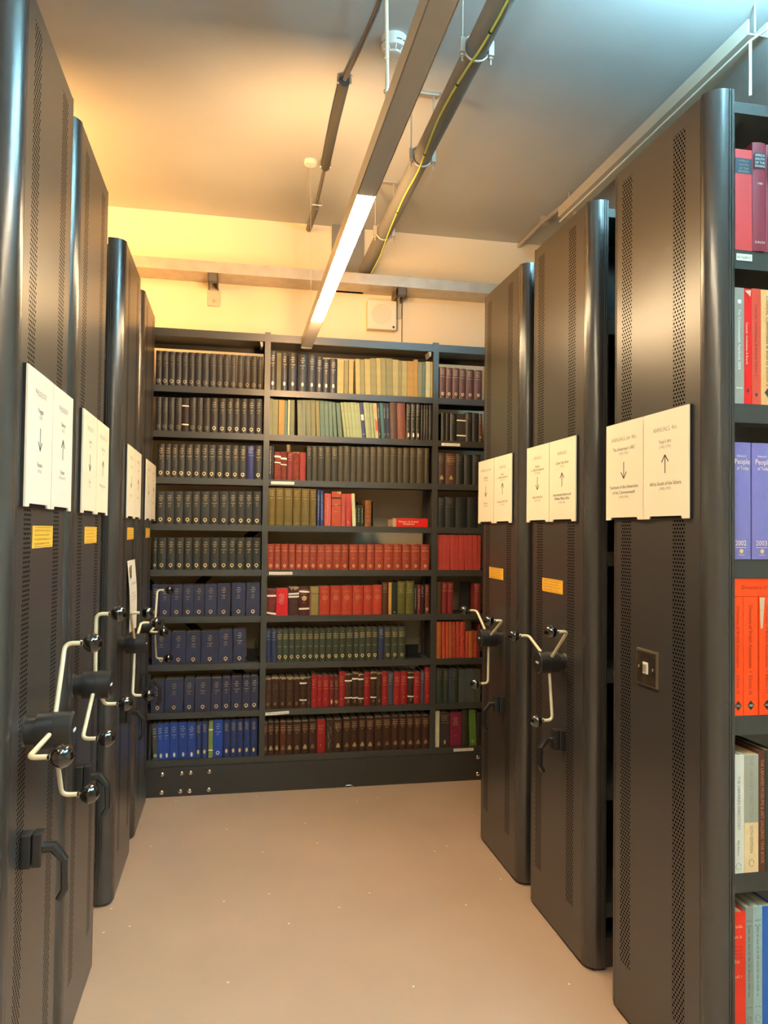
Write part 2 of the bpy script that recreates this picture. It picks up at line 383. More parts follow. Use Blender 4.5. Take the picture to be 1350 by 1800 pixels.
SG = [
 ('R', 2.166, 'left card of the pair above the light switch, headed ANNUALS, sm. 4to', [('ANNUALS, sm. 4to.', .058, T, 0), ("The Advertiser's ABC", .089, B_, 1), ('(1901-1931)', .103, S_, 0), ('Yearbook of the Universities', .209, B_, 1), ('of the Commonwealth', .226, B_, 1), ('(1970-1994)', .240, S_, 0)], 'down'),
 ('R', 1.935, 'right card of the pair above the light switch, headed ANNUALS, 4to', [('ANNUALS, 4to.', .058, T, 0), ("Year's Art", .093, B_, 1), ('(1942-1970)', .107, S_, 0), ('Africa South of the Sahara', .212, B_, 1), ('(1982-1997)', .226, S_, 0)], 'up'),
 ('R', 2.852, 'card headed ANNUALS with down arrow on the middle right stack', [('ANNUALS', .055, T, 0), ('Britain', .088, B_, 1), ('an Official Handbook', .102, B_, 1), ('(1978-2000)', .114, S_, 0), ('Indian Army List', .212, B_, 1), ('(1930-1932)', .225, S_, 0)], 'down'),
 ('R', 2.620, 'card headed ANNUALS with up arrow on the middle right stack', [('ANNUALS', .058, T, 0), ('Zionist Year Book', .093, B_, 1), ('(1977)', .106, S_, 0), ('International Authors and', .212, B_, 1), ("Writers Who's Who", .227, B_, 1), ('(1976-1986)', .241, S_, 0)], 'up'),
 ('R', 3.488, 'left card on the farthest right stack, down arrow', [('ANNUALS, sm. 8vo.', .055, T, 0), ('Baedeker', .090, B_, 1), ('(1961-1966)', .103, S_, 0), ('Post List', .215, B_, 1), ('(1926-1930)', .228, S_, 0)], 'down'),
 ('R', 3.256, 'right card on the farthest right stack, up arrow', [('ANNUALS', .058, T, 0), ('Britain', .090, B_, 1), ('an Official Handbook', .104, B_, 1), ('(1946-1977)', .116, S_, 0), ("Academic Who's Who", .215, B_, 1), ('(1973-1975)', .228, S_, 0)], 'up'),
 ('L', 1.842, 'tall white card headed PHILOLOGY, nearest the camera on the left', [('PHILOLOGY', .055, T, 0), ('Polyglot', .092, B_, 1), ('(A-B)', .106, S_, 0), ('Russian', .215, B_, 1), ('(A-Bul)', .228, S_, 0)], 'down'),
 ('L', 2.074, 'white card with up arrow on the nearest left stack', [('PHILOLOGY', .055, T, 0), ('Siamese', .092, B_, 1), ('(A-Z)', .106, S_, 0), ('Russian', .215, B_, 1), ('(Dictionary, D)', .228, S_, 0)], 'up'),
 ('L', 2.448, 'card with down arrow on the second left stack', [('PHILOLOGY', .055, T, 0), ('Spanish', .092, B_, 1), ('(A-D)', .106, S_, 0), ('Zulu', .215, B_, 1), ('(A-Z)', .228, S_, 0)], 'down'),
 ('L', 2.680, 'card with up arrow on the second left stack', [('PHILOLOGY, 4to.', .055, T, 0), ('Arabic, etc.', .092, B_, 1), ('(A-Z)', .106, S_, 0), ('Philology, Soc., etc.', .215, B_, 1), ('(A-Z)', .228, S_, 0)], 'up'),
 ('L', 3.395, 'near card on the third left stack, above the paper notice', [('PHILOLOGY', .055, T, 0), ('Semitic', .092, B_, 1), ('Slavonic', .215, B_, 1)], 'down'),
 ('L', 3.627, 'far card on the third left stack, up arrow', [('PHILOLOGY', .055, T, 0), ('Semitic', .092, B_, 1), ('Slavonic', .215, B_, 1)], 'up'),
 ('L', 4.065, 'greyish near card on the farthest left stack', [('PHILOLOGY', .055, T, 0), ('Latin', .092, B_, 1), ('Latin', .215, B_, 1)], 'down'),
 ('L', 4.297, 'greyish far card on the farthest left stack, beside dark volumes', [('PHILOLOGY', .055, T, 0), ('Greek', .092, B_, 1), ('Greek', .215, B_, 1)], 'up'),
]
for s, y, lab, ln, ar in SG: sign(s, y, lab, ln, ar, SIGNW if (s == 'L' and y < 2.2) else SIGNM)

def glyph_row(mb, fn, u0, u1, v, hgt, seed=0):
    """a line of lettering too small to read: short strokes grouped in words"""
    rr = random.Random(seed); u = u0
    while u < u1-.001:
        wl = rr.randint(2, 7)
        for k in range(wl):
            if u > u1-.001: break
            w = hgt*.45; a = v; b = v+hgt*(1 if rr.random() < .3 else .7)
            mb.add([fn(u, a), fn(u+w*.35, a), fn(u+w*.35, b), fn(u, b)], [(0, 1, 2, 3)])
            if rr.random() < .6: mb.add([fn(u, a), fn(u+w*.8, a), fn(u+w*.8, a+hgt*.18), fn(u, a+hgt*.18)], [(0, 1, 2, 3)])
            u += w*1.15
        u += hgt*.5
def yellow(side, yc, zc, label, w=.19, h=.052):
    c = (XR if side == 'R' else XL, yc, zc); r = empty('warning_label', c); tag(r, label, 'label', 'yellow instruction labels on the stacks')
    local(slab(MB(), side, yc, 0, .0012, [(-w/2, zc-h/2), (w/2, zc-h/2), (w/2, zc+h/2), (-w/2, zc+h/2)]), c).build('label_card', YEL, r)
    m = MB(); f = face(side, yc, .0015)
    for v0 in (h/2-.004, -h/2+.003): m.add([f(-w/2+.012, zc+v0), f(w/2-.012, zc+v0), f(w/2-.012, zc+v0+.001), f(-w/2+.012, zc+v0+.001)], [(0, 1, 2, 3)])
    for k in range(4): glyph_row(m, lambda a, b: f(a, zc+b), -w/2+.014, w/2-.014-(k % 2)*.02, h/2-.013-k*.0103, .0055, k)
    local(m, c).build('lettering', INK, r)
yellow('R', 2.727, 1.298, 'yellow label on the middle right stack')
yellow('R', 3.363, 1.310, 'yellow label on the farthest right stack')
yellow('L', 1.935, 1.478, 'yellow label on the nearest left stack', .19)
yellow('L', 2.548, 1.478, 'yellow label on the second left stack', .20)
yellow('L', 3.487, 1.478, 'orange-yellow label on the third left stack', .20)
yellow('L', 4.16, 1.478, 'orange-yellow label on the farthest left stack', .18)

# light switch
c = (XR, 2.040, 1.106); r = empty('light_switch', c); tag(r, 'square dark metal light switch with pale rocker on the right stack end', 'light switch')
def chip(o0, o1, w, h, cy=0, cz=0): return local(slab(MB(), 'R', c[1]+cy, o0, o1, [(-w/2, c[2]+cz-h/2), (w/2, c[2]+cz-h/2), (w/2, c[2]+cz+h/2), (-w/2, c[2]+cz+h/2)]), c)
chip(0, .006, .110, .105).build('plate', nmat('brass_edge', (.30, .25, .17), .4, metal=.7), r)
chip(.006, .008, .100, .095).build('plate_face', nmat('worn_dark_metal', (.07, .052, .035), .35, metal=.6, var=.5, vscale=40), r)
chip(.008, .0105, .026, .034).build('rocker_surround', WHITEP, r)
chip(.0105, .014, .014, .022).build('rocker', nmat('rocker_grey', (.30, .26, .2), .3), r)
for s in (-1, 1): MB().lathe([(.0042, 0), (.0042, .001), (.0028, .002)], (-.008, s*.038, 0), (-1, 0, 0), 14).build('screw', CHROME, r)
# chips in the paint of the right stack end are left to the material; paper notice on the third left stack
c = (XL, 3.49, 1.2); r = empty('paper_notice', c); tag(r, 'narrow white paper notice tucked behind the crank of the third left stack', 'notice')
m = MB(); n = 10; g = []
for i in range(n+1):
    t = i/n; z = 1.36-.31*t; o = .003+.018*sin(t*pi)*.5+.012*t*t
    g += [(XL+o, 3.385+.02*t, z), (XL+o+.004, 3.60, z-.0+.02*t*0)]
m.add(g, [(2*i, 2*i+1, 2*i+3, 2*i+2) for i in range(n)]); m.add([(x-.0012, y, z) for x, y, z in g], [(2*i, 2*i+2, 2*i+3, 2*i+1) for i in range(n)])
local(m, c).build('sheet', SIGNW, r, smooth=60)
k = MB(); ff = lambda a, b: (XL+.014, 3.49+a, b)
k.add([(XL+.0125, 3.42, 1.340), (XL+.0125, 3.45, 1.340), (XL+.0150, 3.45, 1.285), (XL+.0150, 3.42, 1.285)], [(0, 1, 2, 3)])
glyph_row(k, lambda a, b: (XL+.0185, 3.49+a, b), -.06, .08, 1.255, .012, 3)
for j in range(3): glyph_row(k, lambda a, b: (XL+.0215, 3.49+a, b), -.07, .07, 1.215-j*.014, .006, 5+j)
local(k, c).build('lettering', INK, r)

# ------------------------------------------------ back bookcase
S = 4.416; DEP = .235
ZS = [2.318, 2.058, 1.794, 1.529, 1.27, 1.004, .735, .465, .199]
UP = [(-.86, -.827), (.157, .190), (1.172, 1.206), (2.187, 2.22)]
bc = empty('bookcase', (.68, S, 0)); tag(bc, 'wide black steel bookcase full of books across the back wall', 'bookcase')
def bl(mb): return local(mb, (.68, S, 0))
for a, b in UP:
    m = MB().box(a, b, S, S+.03, .166, 2.655)
    m.box((a+b)/2-.003, (a+b)/2+.003, S+.03, S+DEP, .166, 2.655); m.box(a, b, S+DEP-.025, S+DEP, .166, 2.655)
    bl(m).build('upright', SHELFM, bc)
for (a0, a), (b, b1) in zip(UP[:-1], UP[1:]):
    for z in ZS:
        m = MB().box(a+.0005, b-.0005, S+.002, S+DEP, z-.003, z).box(a+.0005, b-.0005, S+.002, S+.005, z-.036, z-.003)
        m.box(a+.0005, b-.0005, S+.005, S+.016, z-.036, z-.033).box(a+.0005, b-.0005, S+DEP-.004, S+DEP-.0005, z-.03, z-.003)
        bl(m).build('shelf', SHELFM, bc)
    m = MB().box(a, b, S+.002, S+DEP, 2.640, 2.645).box(a, b, S+.002, S+.006, 2.600, 2.64)
    m.box(a+.0, b-.05, S+.012, S+.03, 2.600, 2.604).box(a, b, S+DEP-.005, S+DEP, 2.58, 2.64).box(a, b, S+.03, S+DEP-.005, 2.606, 2.610)
    bl(m).build('top_panel', SHELFM, bc)
    # pale bracket in the upper corner
    bl(MB().prism([(b-.03, 2.600), (b-.012, 2.600), (b-.012, 2.575), (b-.020, 2.568)], S+.012, S+.10, 'y')).build('corner_bracket', nmat('bracket_grey', (.30, .29, .26), .4), bc)
m = MB().box(-.86, 2.22, S-.012, S-.009, .0, .155).box(-.86, 2.22, S-.012, S+DEP, .155, .162).box(-.86, 2.22, S+DEP-.01, S+DEP, 0, .155)
bl(m).build('plinth', nmat('plinth_black', (.035, .034, .030), .4), bc)
for x, z in [(-.375, .127), (-.270, .128), (-.221, .129), (-.118, .130), (-.376, .027), (-.275, .028), (-.225, .028), (-.119, .029), (1.472, .137), (1.472, .036)]:
    bl(MB().lathe([(.0135, 0), (.0135, .002), (.012, .005), (.008, .0075), (0, .0085)], (x, S-.012, z), (0, -1, 0), 20)).build('dome_bolt', CHROME, bc, smooth=60)
# crossed bracing straps behind the left bay, small wire hook under the plinth
cx, cz = -.345, 1.03
for sgn in (1, -1):
    m = MB(); L_ = .55
    for t in ((0, 1),):
        p0 = (cx-L_, cz-sgn*L_); p1 = (cx+L_, cz+sgn*L_); w = .016
        m.prism([(p0[0]-w*sgn, p0[1]+w), (p0[0]+w*sgn, p0[1]-w), (p1[0]+w*sgn, p1[1]-w), (p1[0]-w*sgn, p1[1]+w)], S+DEP+.004+(.003 if sgn > 0 else 0), S+DEP+.006+(.003 if sgn > 0 else 0), 'y')
    bl(m).build('bracing_strap', DARK, bc)
bl(MB().tube(fillet([(.655, S-.016, .001), (.665, S-.016, .012), (.70, S-.016, .012), (.71, S-.016, .001)], .004, 3), .0016, 6)).build('wire_hook', CHROME, bc)

# ------------------------------------------------ books
def hexc(h, k=1.0):
    v = [int(h[i:i+2], 16)/255 for i in (0, 2, 4)]
    return tuple(min(1, (x/12.92 if x <= .04045 else ((x+.055)/1.055)**2.4)*k) for x in v)
# style: (cover colour, roughness, rounded spine, marks, description)
ST = {
 'nk': ('2b2a27', .5, 1, 'navyfaint', 'near-black cloth volume with faint gilt roundel'),
 'nt': ('2f2522', .6, 1, 'tape', 'dark volume tied with two white tapes'),
 'nc': ('35342f', .42, 1, 'navy', 'charcoal cloth volume with gilt roundel'),
 'np': ('2b2f5c', .45, 1, 'lines3', 'indigo cloth volume with silver lettering'),
 'nv': ('32344a', .45, 0, 'navy', 'thick navy cloth volume with gilt roundel'),
 'gs': ('33363a', .6, 0, '', 'thin dark grey volume'),
 'go': ('4f4d42', .6, 0, 'navyw', 'grey-olive volume with roundel'),
 'bb': ('284690', .4, 0, 'navyoval', 'bright blue volume with white lettering'),
 'mb': ('2c3c68', .4, 1, 'oval4', 'mid-blue volume with pale oval badge'),
 'gn': ('7f8c4c', .7, 0, 'tape', 'thin pale green volume tied with white tapes'),
 'bp': ('1f469c', .35, 0, 'navyw', 'plain vivid blue volume with white lettering'),
 'ng': ('33363b', .42, 1, 'navygoval', 'slate black tall volume with silver oval'),
 'gg': ('6a6c58', .7, 0, '', 'plain grey-green slim volume'),
 'pb': ('a39a6a', .8, 0, 'rules', 'pale straw paper-covered volume'),
 'po': ('83805c', .8, 0, 'rules', 'pale olive paper-covered volume'),
 'pt': ('a8874c', .8, 0, 'rules', 'tan ochre paper-covered volume'),
 'pg': ('7d8066', .8, 0, 'rules', 'pale grey-green paper-covered volume'),
 'pe': ('5f7466', .8, 0, 'rules', 'sea green paper-covered volume'),
 'pw': ('b5b088', .8, 0, 'rules', 'off-white paper-covered volume'),
 'pk': ('93a07a', .8, 0, 'rules', 'light green leaning pamphlet volume'),
 'nw': ('34385a', .5, 0, 'midlabel', 'dark blue leaning volume with cream spine label'),
 'ow': ('d8b078', .6, 0, 'redfoot', 'cream and orange leaning slim volume'),
 'bt': ('26282a', .45, 0, 'foot', 'black slim leaning volume'),
 'tl': ('3f6a66', .5, 0, '', 'teal slim leaning volume'),
 'br': ('57443a', .6, 1, '', 'plain brown leaning volume'),
 'rb': ('7a4c3c', .6, 1, '', 'plain reddish brown leaning volume'),
 'bg': ('2b2c28', .45, 1, 'lines4s', 'black volume with silver lettering'),
 'ks': ('25272a', .45, 1, 'vert', 'very thin black volume'),
 'kw': ('1f211f', .4, 0, 'vert', 'thin black volume with white upright lettering'),
 'mt': ('74301e', .7, 1, 'tape2', 'mottled red-brown volume tied with tapes'),
 'ma': ('7c2f2a', .55, 1, 'lines2', 'maroon cloth volume'),
 'mo': ('7d3524', .8, 1, 'worn', 'worn mottled red-brown volume'),
 'rd': ('93342c', .55, 1, '', 'plain brick red volume'),
 'dg': ('37372c', .5, 1, 'lines4', 'dark olive-grey volume with gilt lettering'),
 'dq': ('403b2b', .5, 1, 'lines2', 'dark olive-brown volume with dull lettering'),
 'ol': ('6a5829', .45, 1, 'lines3', 'olive gold cloth volume'),
 'bv': ('27386e', .45, 0, 'vert', 'thin royal blue volume with white upright lettering'),
 'sa': ('b04a38', .5, 0, 'vertfoot', 'salmon red volume with upright lettering'),
 'sk': ('b04526', .55, 0, 'strap', 'tall orange-red volume with torn head and black strap'),
 'sp': ('a54c3e', .55, 1, '', 'plain salmon volume'),
 'sr': ('b33a2e', .5, 0, 'goldfoot', 'red volume with gold foot'),
 'cw': ('c8c096', .7, 0, '', 'cream leaning slim volume'),
 'gk': ('24301f', .5, 1, 'vert', 'small dark green volume'),
 'ob': ('8a5326', .6, 1, 'raised', 'small tan leather volume with raised bands'),
 're': ('983f2a', .5, 1, 'red', 'brick red cloth volume with gilt roundel'),
 'm1': ('66261c', .6, 1, 'tape', 'red-brown leather volume tied with white tapes'),
 'rr': ('d01e20', .4, 0, 'title', 'scarlet volume with white lettering'),
 'm2': ('46271c', .6, 1, 'tapetop', 'dark brown volume with torn orange head'),
 'm3': ('4c1d1a', .5, 1, 'tapecrest', 'dark maroon volume with gilt crest and two tapes'),
 'pa': ('8f7a45', .85, 0, 'tie', 'volume with bare paper spine tied with dark string'),
 'rc': ('b03a26', .5, 1, 'crest', 'thick orange-red volume with gilt crest'),
 'bs': ('4f3226', .45, 1, 'lines3', 'brown cloth volume'),
 'yc': ('c79a4a', .6, 0, '', 'thin yellow volume'),
 'gb': ('26291f', .5, 0, 'footdot', 'green-black plain volume'),
 'og': ('5d5c26', .5, 1, 'lines4', 'olive green cloth volume'),
 'rv': ('6c231e', .5, 1, 'vert', 'dark red volume with upright lettering'),
 'kp': ('2c1820', .4, 1, 'lines4s', 'purple-black volume with silver lettering'),
 'be': ('6a3524', .5, 1, 'linesemb', 'brown volume with gilt ring'),
 'bn': ('333c5a', .45, 1, 'lines3', 'slate blue cloth volume'),
 'gr': ('3d4334', .48, 1, 'green', 'grey-green cloth volume with gilt roundel'),
 'bw': ('42291a', .6, 1, 'worn', 'worn brown leather volume with frayed head'),
 'bx': ('3e2818', .6, 1, 'tape', 'worn brown leather volume tied with white tapes'),
 'rs': ('9a2526', .42, 1, 'lines3', 'crimson volume with gilt lettering'),
 'mr': ('6c2222', .5, 1, 'linesfoot', 'maroon volume with pale foot'),
 'me': ('5f2e22', .5, 1, 'linesemb', 'brown-maroon volume with gilt ring'),
 'sb': ('454a58', .45, 1, 'lines4s', 'slate blue-grey volume'),
 'bt2': ('3f2519', .5, 1, 'acorn', 'dark brown volume with gilt arched emblem'),
 'bt3': ('5a2a19', .5, 1, 'acorn', 'reddish brown volume with gilt arched emblem'),
 'bm': ('3a2a1e', .7, 1, 'scuff', 'scuffed dark brown volume with pale streaks'),
 'cr': ('5a3a33', .42, 1, 'linesemb', 'dull maroon volume with ring emblem'),
 'kd': ('262826', .45, 1, '', 'plain black volume'),
 'kg': ('2b2e2b', .4, 1, 'lines3', 'black volume with faint gilt lines'),
 'kx': ('33302b', .6, 0, 'tape', 'black volume tied with two pale tapes'),
 'b4': ('46342a', .5, 1, 'acorn', 'brown volume with arched emblem'),
 'b5': ('573a30', .5, 1, 'acorn', 'red-brown wide volume with arched emblem'),
 'rp': ('b8453c', .5, 0, 'vertd', 'slim coral red volume'),
 'b6': ('4f3b26', .5, 1, '', 'plain brown volume'),
 'mg': ('7e2628', .5, 1, 'lines2f', 'dark crimson volume with gilt bands'),
 'o1': ('b2602c', .55, 1, '', 'orange-brown volume'),
 'o2': ('b84b30', .55, 1, '', 'orange-red volume'),
 'o3': ('a83c2c', .6, 1, 'lines2', 'worn red-orange volume'),
 'g1': ('333a30', .5, 1, 'lines3', 'dark green-grey volume'),
 'g2': ('4c5352', .5, 0, '', 'smooth blue-grey volume'),
 'g3': ('4a4c3e', .5, 0, '', 'olive grey volume'),
 'b7': ('3a4866', .5, 0, '', 'thin blue volume'),
 'wh': ('cfcaa6', .6, 0, '', 'white slim volume'),
 'dk': ('3a3231', .5, 0, 'linesfoot', 'dark grey-brown volume'),
 'dk2': ('2c2424', .5, 1, '', 'black-brown volume'),
 'mm': ('7a2440', .45, 0, 'title2', 'magenta volume with gilt lettering'),
 'ob2': ('33301c', .6, 1, '', 'olive black volume with pale edge'),
 'gv': ('5c8034', .5, 0, 'foot', 'vivid green leaning volume'),
}
KB = .80   # cloth albedo trim
PAPERY = ('pb', 'po', 'pt', 'pg', 'pe', 'pw', 'pk', 'rp')
def cover_mat(st):
    c = ST[st]; worn = st in ('mt', 'mo', 'bw', 'bx', 'bm', 'o3', 'm1', 'm2')
    return nmat('cloth_'+st, hexc(c[0], KB*1.25), c[1], spec=.4, var=(.35 if worn else .10), vscale=(70 if worn else 25), bump=.12, bscale=700)
MONTHS = ['JANUARY', 'APRIL', 'JULY', 'OCTOBER', 'MARCH', 'WINTER']
def book(x0, w, h, z, st, y=S+.012, lean=0, idx=0, depth=None, label=None, group=None):
    """x0,w,h in metres; spine faces -y"""
    col, rough, rnd, marks, desc = ST[st]
    a = radians(lean)
    D = depth or min(.20, max(.12, h*.72)); D = min(D, S+DEP+.0-y-.002) if depth is None else D
    paper = st in PAPERY
    r = empty('pamphlet' if paper else 'book', (x0+w/2+h*sin(a), y, z+abs(sin(a))*w/2+.0003), rot=(0, -a, 0))
    hw = w/2; t = min(.003, w*.16); bul = min(w*.16, .007) if rnd else min(w*.03, .001)
    def sy(u): u = max(-1, min(1, u/hw)); return -bul*(1-u*u)
    n = 8 if rnd else 4
    outer = [(-hw, D)]+[(-hw+w*i/n, sy(-hw+w*i/n)+.0015) for i in range(n+1)]+[(hw, D)]
    inner = [(hw-t, D)]+[((hw-t)*(1-2*i/n), sy((hw-t)*(1-2*i/n))+.0015+t) for i in range(n+1)]+[(-hw+t, D)]
    m = MB(); no = len(outer); ni = len(inner)
    # ribbon wall between outer and inner outlines (same number of points)
    inn = inner[::-1]
    vs = []
    for zz in (0, h):
        vs += [(p[0], p[1], zz) for p in outer]+[(p[0], p[1], zz) for p in inn]
    fs = []
    k = no*2
    for i in range(no-1):
        fs += [(i, i+1, k+i+1, k+i), (no+i, k+no+i, k+no+i+1, no+i+1), (k+i, k+i+1, k+no+i+1, k+no+i), (i, no+i, no+i+1, i+1)]
    fs += [(0, k, k+no, no), (no-1, no+no-1, k+no+no-1, k+no-1)]
    m.add(vs, fs); m.build('cover', cover_mat(st), r, smooth=40)
    g = .0035 if h > .1 else .002
    MB().box(-hw+t*1.02, hw-t*1.02, t+.002, D-.005, g, h-g).build('page_block', PAPER, r)
    F = lambda off: (lambda u, v: (u, sy(u)-off+.0015, v))
    f = F(.0006)
    gm = MB(); em_ = MB(); rr = random.Random(idx*31+int(x0*1000))
    def bar(v, wd, th=.0012, mb=None, u=0):
        mb = mb if mb is not None else gm; ww = w*wd/2
        for i in range(4):
            a0 = -ww+2*ww*i/4+u; a1 = -ww+2*ww*(i+1)/4+u
            mb.add([f(a0, v), f(a1, v), f(a1, v+th), f(a0, v+th)], [(0, 1, 2, 3)])
    def line(v, wd, hh=.004, mb=None):
        glyph_row(mb if mb is not None else gm, f, -w*wd/2, w*wd/2-hh*.4, v, hh, rr.randint(0, 999))
    def ring(v, R_, mb=None, r2=.55, drop=True):
        mb = mb if mb is not None else em_; n_ = 20; R_ = min(R_, w*.30)
        pts = [f(R_*cos(2*pi*i/n_), v+R_*sin(2*pi*i/n_)) for i in range(n_)]+[f(R_*r2*cos(2*pi*i/n_), v+R_*r2*sin(2*pi*i/n_)) for i in range(n_)]
        mb.add(pts, [(i, (i+1) % n_, n_+(i+1) % n_, n_+i) for i in range(n_)])
        if drop: mb.add([f(-R_*.35, v-R_*.93), f(R_*.35, v-R_*.93), f(0, v-R_*1.45)], [(0, 1, 2)])
    def oval(v, a_, b_, mb=None):
        mb = mb if mb is not None else em_; n_ = 16; a_ = min(a_, w*.3)
        mb.add([f(a_*cos(2*pi*i/n_), v+b_*sin(2*pi*i/n_)) for i in range(n_)], [tuple(range(n_))])
    tm = None; mat = GILT
    def tape(v, tilt=0, th=.0105):
        m_ = MB(); q = .0011
        prof = [(-hw-q, D*.9)]+[(-hw-q+(w+2*q)*i/6, sy((-hw+w*i/6))+.0015-q) for i in range(7)]+[(hw+q, D*.9)]
        for i in range(len(prof)-1):
            p0, p1 = prof[i], prof[i+1]; d0 = tilt*p0[0]/w*1.; d1 = tilt*p1[0]/w
            if i == 0: continue
            if i == len(prof)-2: continue
            m_.add([(p0[0], p0[1], v+d0), (p1[0], p1[1], v+d1), (p1[0], p1[1], v+d1+th), (p0[0], p0[1], v+d0+th), (p0[0], p0[1]+.0008, v+d0), (p1[0], p1[1]+.0008, v+d1), (p1[0], p1[1]+.0008, v+d1+th), (p0[0], p0[1]+.0008, v+d0+th)],
                   [(0, 1, 2, 3), (7, 6, 5, 4), (0, 4, 5, 1), (3, 2, 6, 7), (0, 3, 7, 4), (1, 5, 6, 2)])
        m_.build('tape', TAPE, r)
    if marks in ('navy', 'navyfaint', 'navyw', 'navyoval', 'navygoval', 'title', 'title2'):
        hh = .0085; v = h-.030; mw = w*.62
        if marks.startswith('navy'):
            for s_ in ('THE', 'NAVY', 'LIST'): put_text(gm, s_, hh*.78, lambda a_, b_, v=v: f(a_, v+b_), mw*.9); v -= .0122
            v -= .005
            put_text(gm, MONTHS[rr.randint(0, 5)], .0048, lambda a_, b_, v=v: f(a_, v+b_), mw); v -= .0065
            bar(v, .14); v -= .0095; line(v, .30, .005)
            if marks == 'navyoval': oval(.024, .0065, .013)
            elif marks == 'navygoval': oval(.042, .0068, .012)
            else: ring(.0255, .0105)
            if marks == 'navyfaint': mat = nmat('dull_gilt', (.17, .15, .11), .5) if idx > 4 or z < 2.2 else nmat('dull_gilt2', (.34, .31, .24), .45)
            if marks in ('navyw', 'navyoval'): mat = SILVER
            if marks == 'navygoval': mat = SILVER
            if marks == 'navyfaint' and z < 2.2 and idx >= 8: mat = nmat('soft_gilt', (.50, .45, .33), .4)
        else:
            mat = SILVER if marks == 'title' else GILT
            for k in range(6): line(h-.035-k*.009, .55 if k % 2 else .4, .0055)
            line(h*.42 if marks == 'title' else h*.3, .3, .005)
    elif marks == 'oval4':
        for k in range(4): line(h-.022-k*.0115, .55, .0055); bar(h-.026-k*.0115, .5, .0008)
        oval(.036, .0065, .012)
    elif marks == 'rules':
        mat = GREYINK
        for k in range(4): bar(h-.026-k*.0115, .96, .0006)
        line(h-.034, .6, .0035); line(h-.045, .5, .0035); line(h*.58, .25, .005)
    elif marks in ('lines2', 'lines3', 'lines4', 'lines4s', 'lines2f', 'linesemb', 'linesfoot', 'red', 'green', 'acorn', 'tapecrest'):
        dark = st in ('dq', 'o3', 'kg', 'b4', 'g1')
        if marks in ('lines4s',) or st in ('bn', 'np'): mat = SILVER
        if dark: mat = nmat('dull_gold', (.30, .24, .14), .5)
        if marks == 'red':
            line(h-.022, .7, .0045); line(h-.030, .2, .0035); line(h-.040, .75, .0050); bar(h-.0425, .85, .0006)
            line(h*.43, .45, .0038); ring(.024, .0085)
        elif marks == 'green':
            line(h-.018, .25, .004)
            for k in range(3): line(h-.031-k*.0115, .72, .005); bar(h-.0335-k*.0115, .8, .0011)
            line(h*.455, .62, .0040); ring(.029, .0095)
        elif marks == 'acorn':
            for k in range(3): bar(h-.020-k*.013, .82, .0012); line(h-.029-k*.013, .62, .0045)
            line(h-.066, .35, .005)
            R_ = min(.0105, w*.27); hl = [(.0275, 1), (.036, 1.05), (.042, .85), (.047, .6), (.051, .35), (.0545, .08)]
            em = MB(); cols = (-1, -.5, 0, .5, 1)
            em.add([f(R_*k_*c_, v_) for v_, k_ in hl for c_ in cols], [(i*5+j, i*5+j+1, i*5+j+6, i*5+j+5) for i in range(len(hl)-1) for j in range(4)])
            em.build('emblem', nmat(*[('acorn_gold_0', (.24, .15, .07), .5), ('acorn_gold_1', (.38, .28, .11), .5), ('acorn_gold_2', (.18, .11, .06), .5)][rr.randint(0, 2)]), r)
        else:
            k_ = 4 if '4' in marks else (2 if '2' in marks else 3)
            off = .030 if st in ('rs', 'mr', 'me') else .014
            for k in range(k_): line(h-off-.010-k*.0105, .62, .0050)
            bar(h-off, .8, .0008); bar(h-off-.014-k_*.0105, .8, .0008)
            if st == 'rs': line(.042, .22, .007)
            if marks == 'linesemb': ring(.030, .009)
            if marks == 'linesfoot': oval(.03, .005, .014)
            if marks == 'lines2f': line(.058, .3, .003); bar(h-.055, .8, .001)
            if st == 'bg': oval(.028, .005, .014); line(.06, .4, .006); line(h*.57, .5, .005)
            if st in ('ol', 'og'): line(h-.062, .35, .0035); bar(.012, .9, .0006)
    elif marks in ('vert', 'vertd', 'vertfoot'):
        mat = SILVER if marks != 'vertd' else nmat('dark_red_ink', (.25, .03, .03), .6)
        if marks == 'vert' and st == 'ks': mat = nmat('dim_lettering', (.22, .23, .21), .5)
        vf = lambda a_, b_: f(b_-.002, h*.5-a_)
        glyph_row(gm, vf, -h*.36, h*.34, 0, min(.0055, w*.45), rr.randint(0, 99))
        if marks == 'vertfoot': line(.022, .4, .005); bar(.012, .85, .0008)
    elif marks in ('foot', 'goldfoot', 'footdot'):
        if marks == 'footdot': mat = SILVER; oval(.012, .004, .003)
        else:
            mat = SILVER if marks == 'foot' else GILT
            line(.028, .5, .007); line(.018, .4, .007)
            if marks == 'foot' and st == 'bt': glyph_row(gm, lambda a_, b_: f(b_-.002, h*.72-a_), -h*.15, h*.15, 0, .005, 4)
    elif marks == 'midlabel':
        m_ = MB(); m_.add([f(-hw*.9, h*.50), f(hw*.9, h*.50), f(hw*.9, h*.66), f(-hw*.9, h*.66)], [(0, 1, 2, 3)]); m_.build('spine_label', SIGNM, r); mat = SILVER; line(.02, .6, .006)
    elif marks == 'redfoot':
        MB().add([f(-hw*.95, .045), f(hw*.95, .045), f(hw*.95, .10), f(-hw*.95, .125)], [(0, 1, 2, 3)]).build('spine_patch', nmat('patch_red', (.6, .10, .05), .5), r); mat = INK; glyph_row(gm, lambda a_, b_: f(b_-.002, h*.75-a_), -h*.15, h*.15, 0, .005, 4)
    elif marks == 'strap':
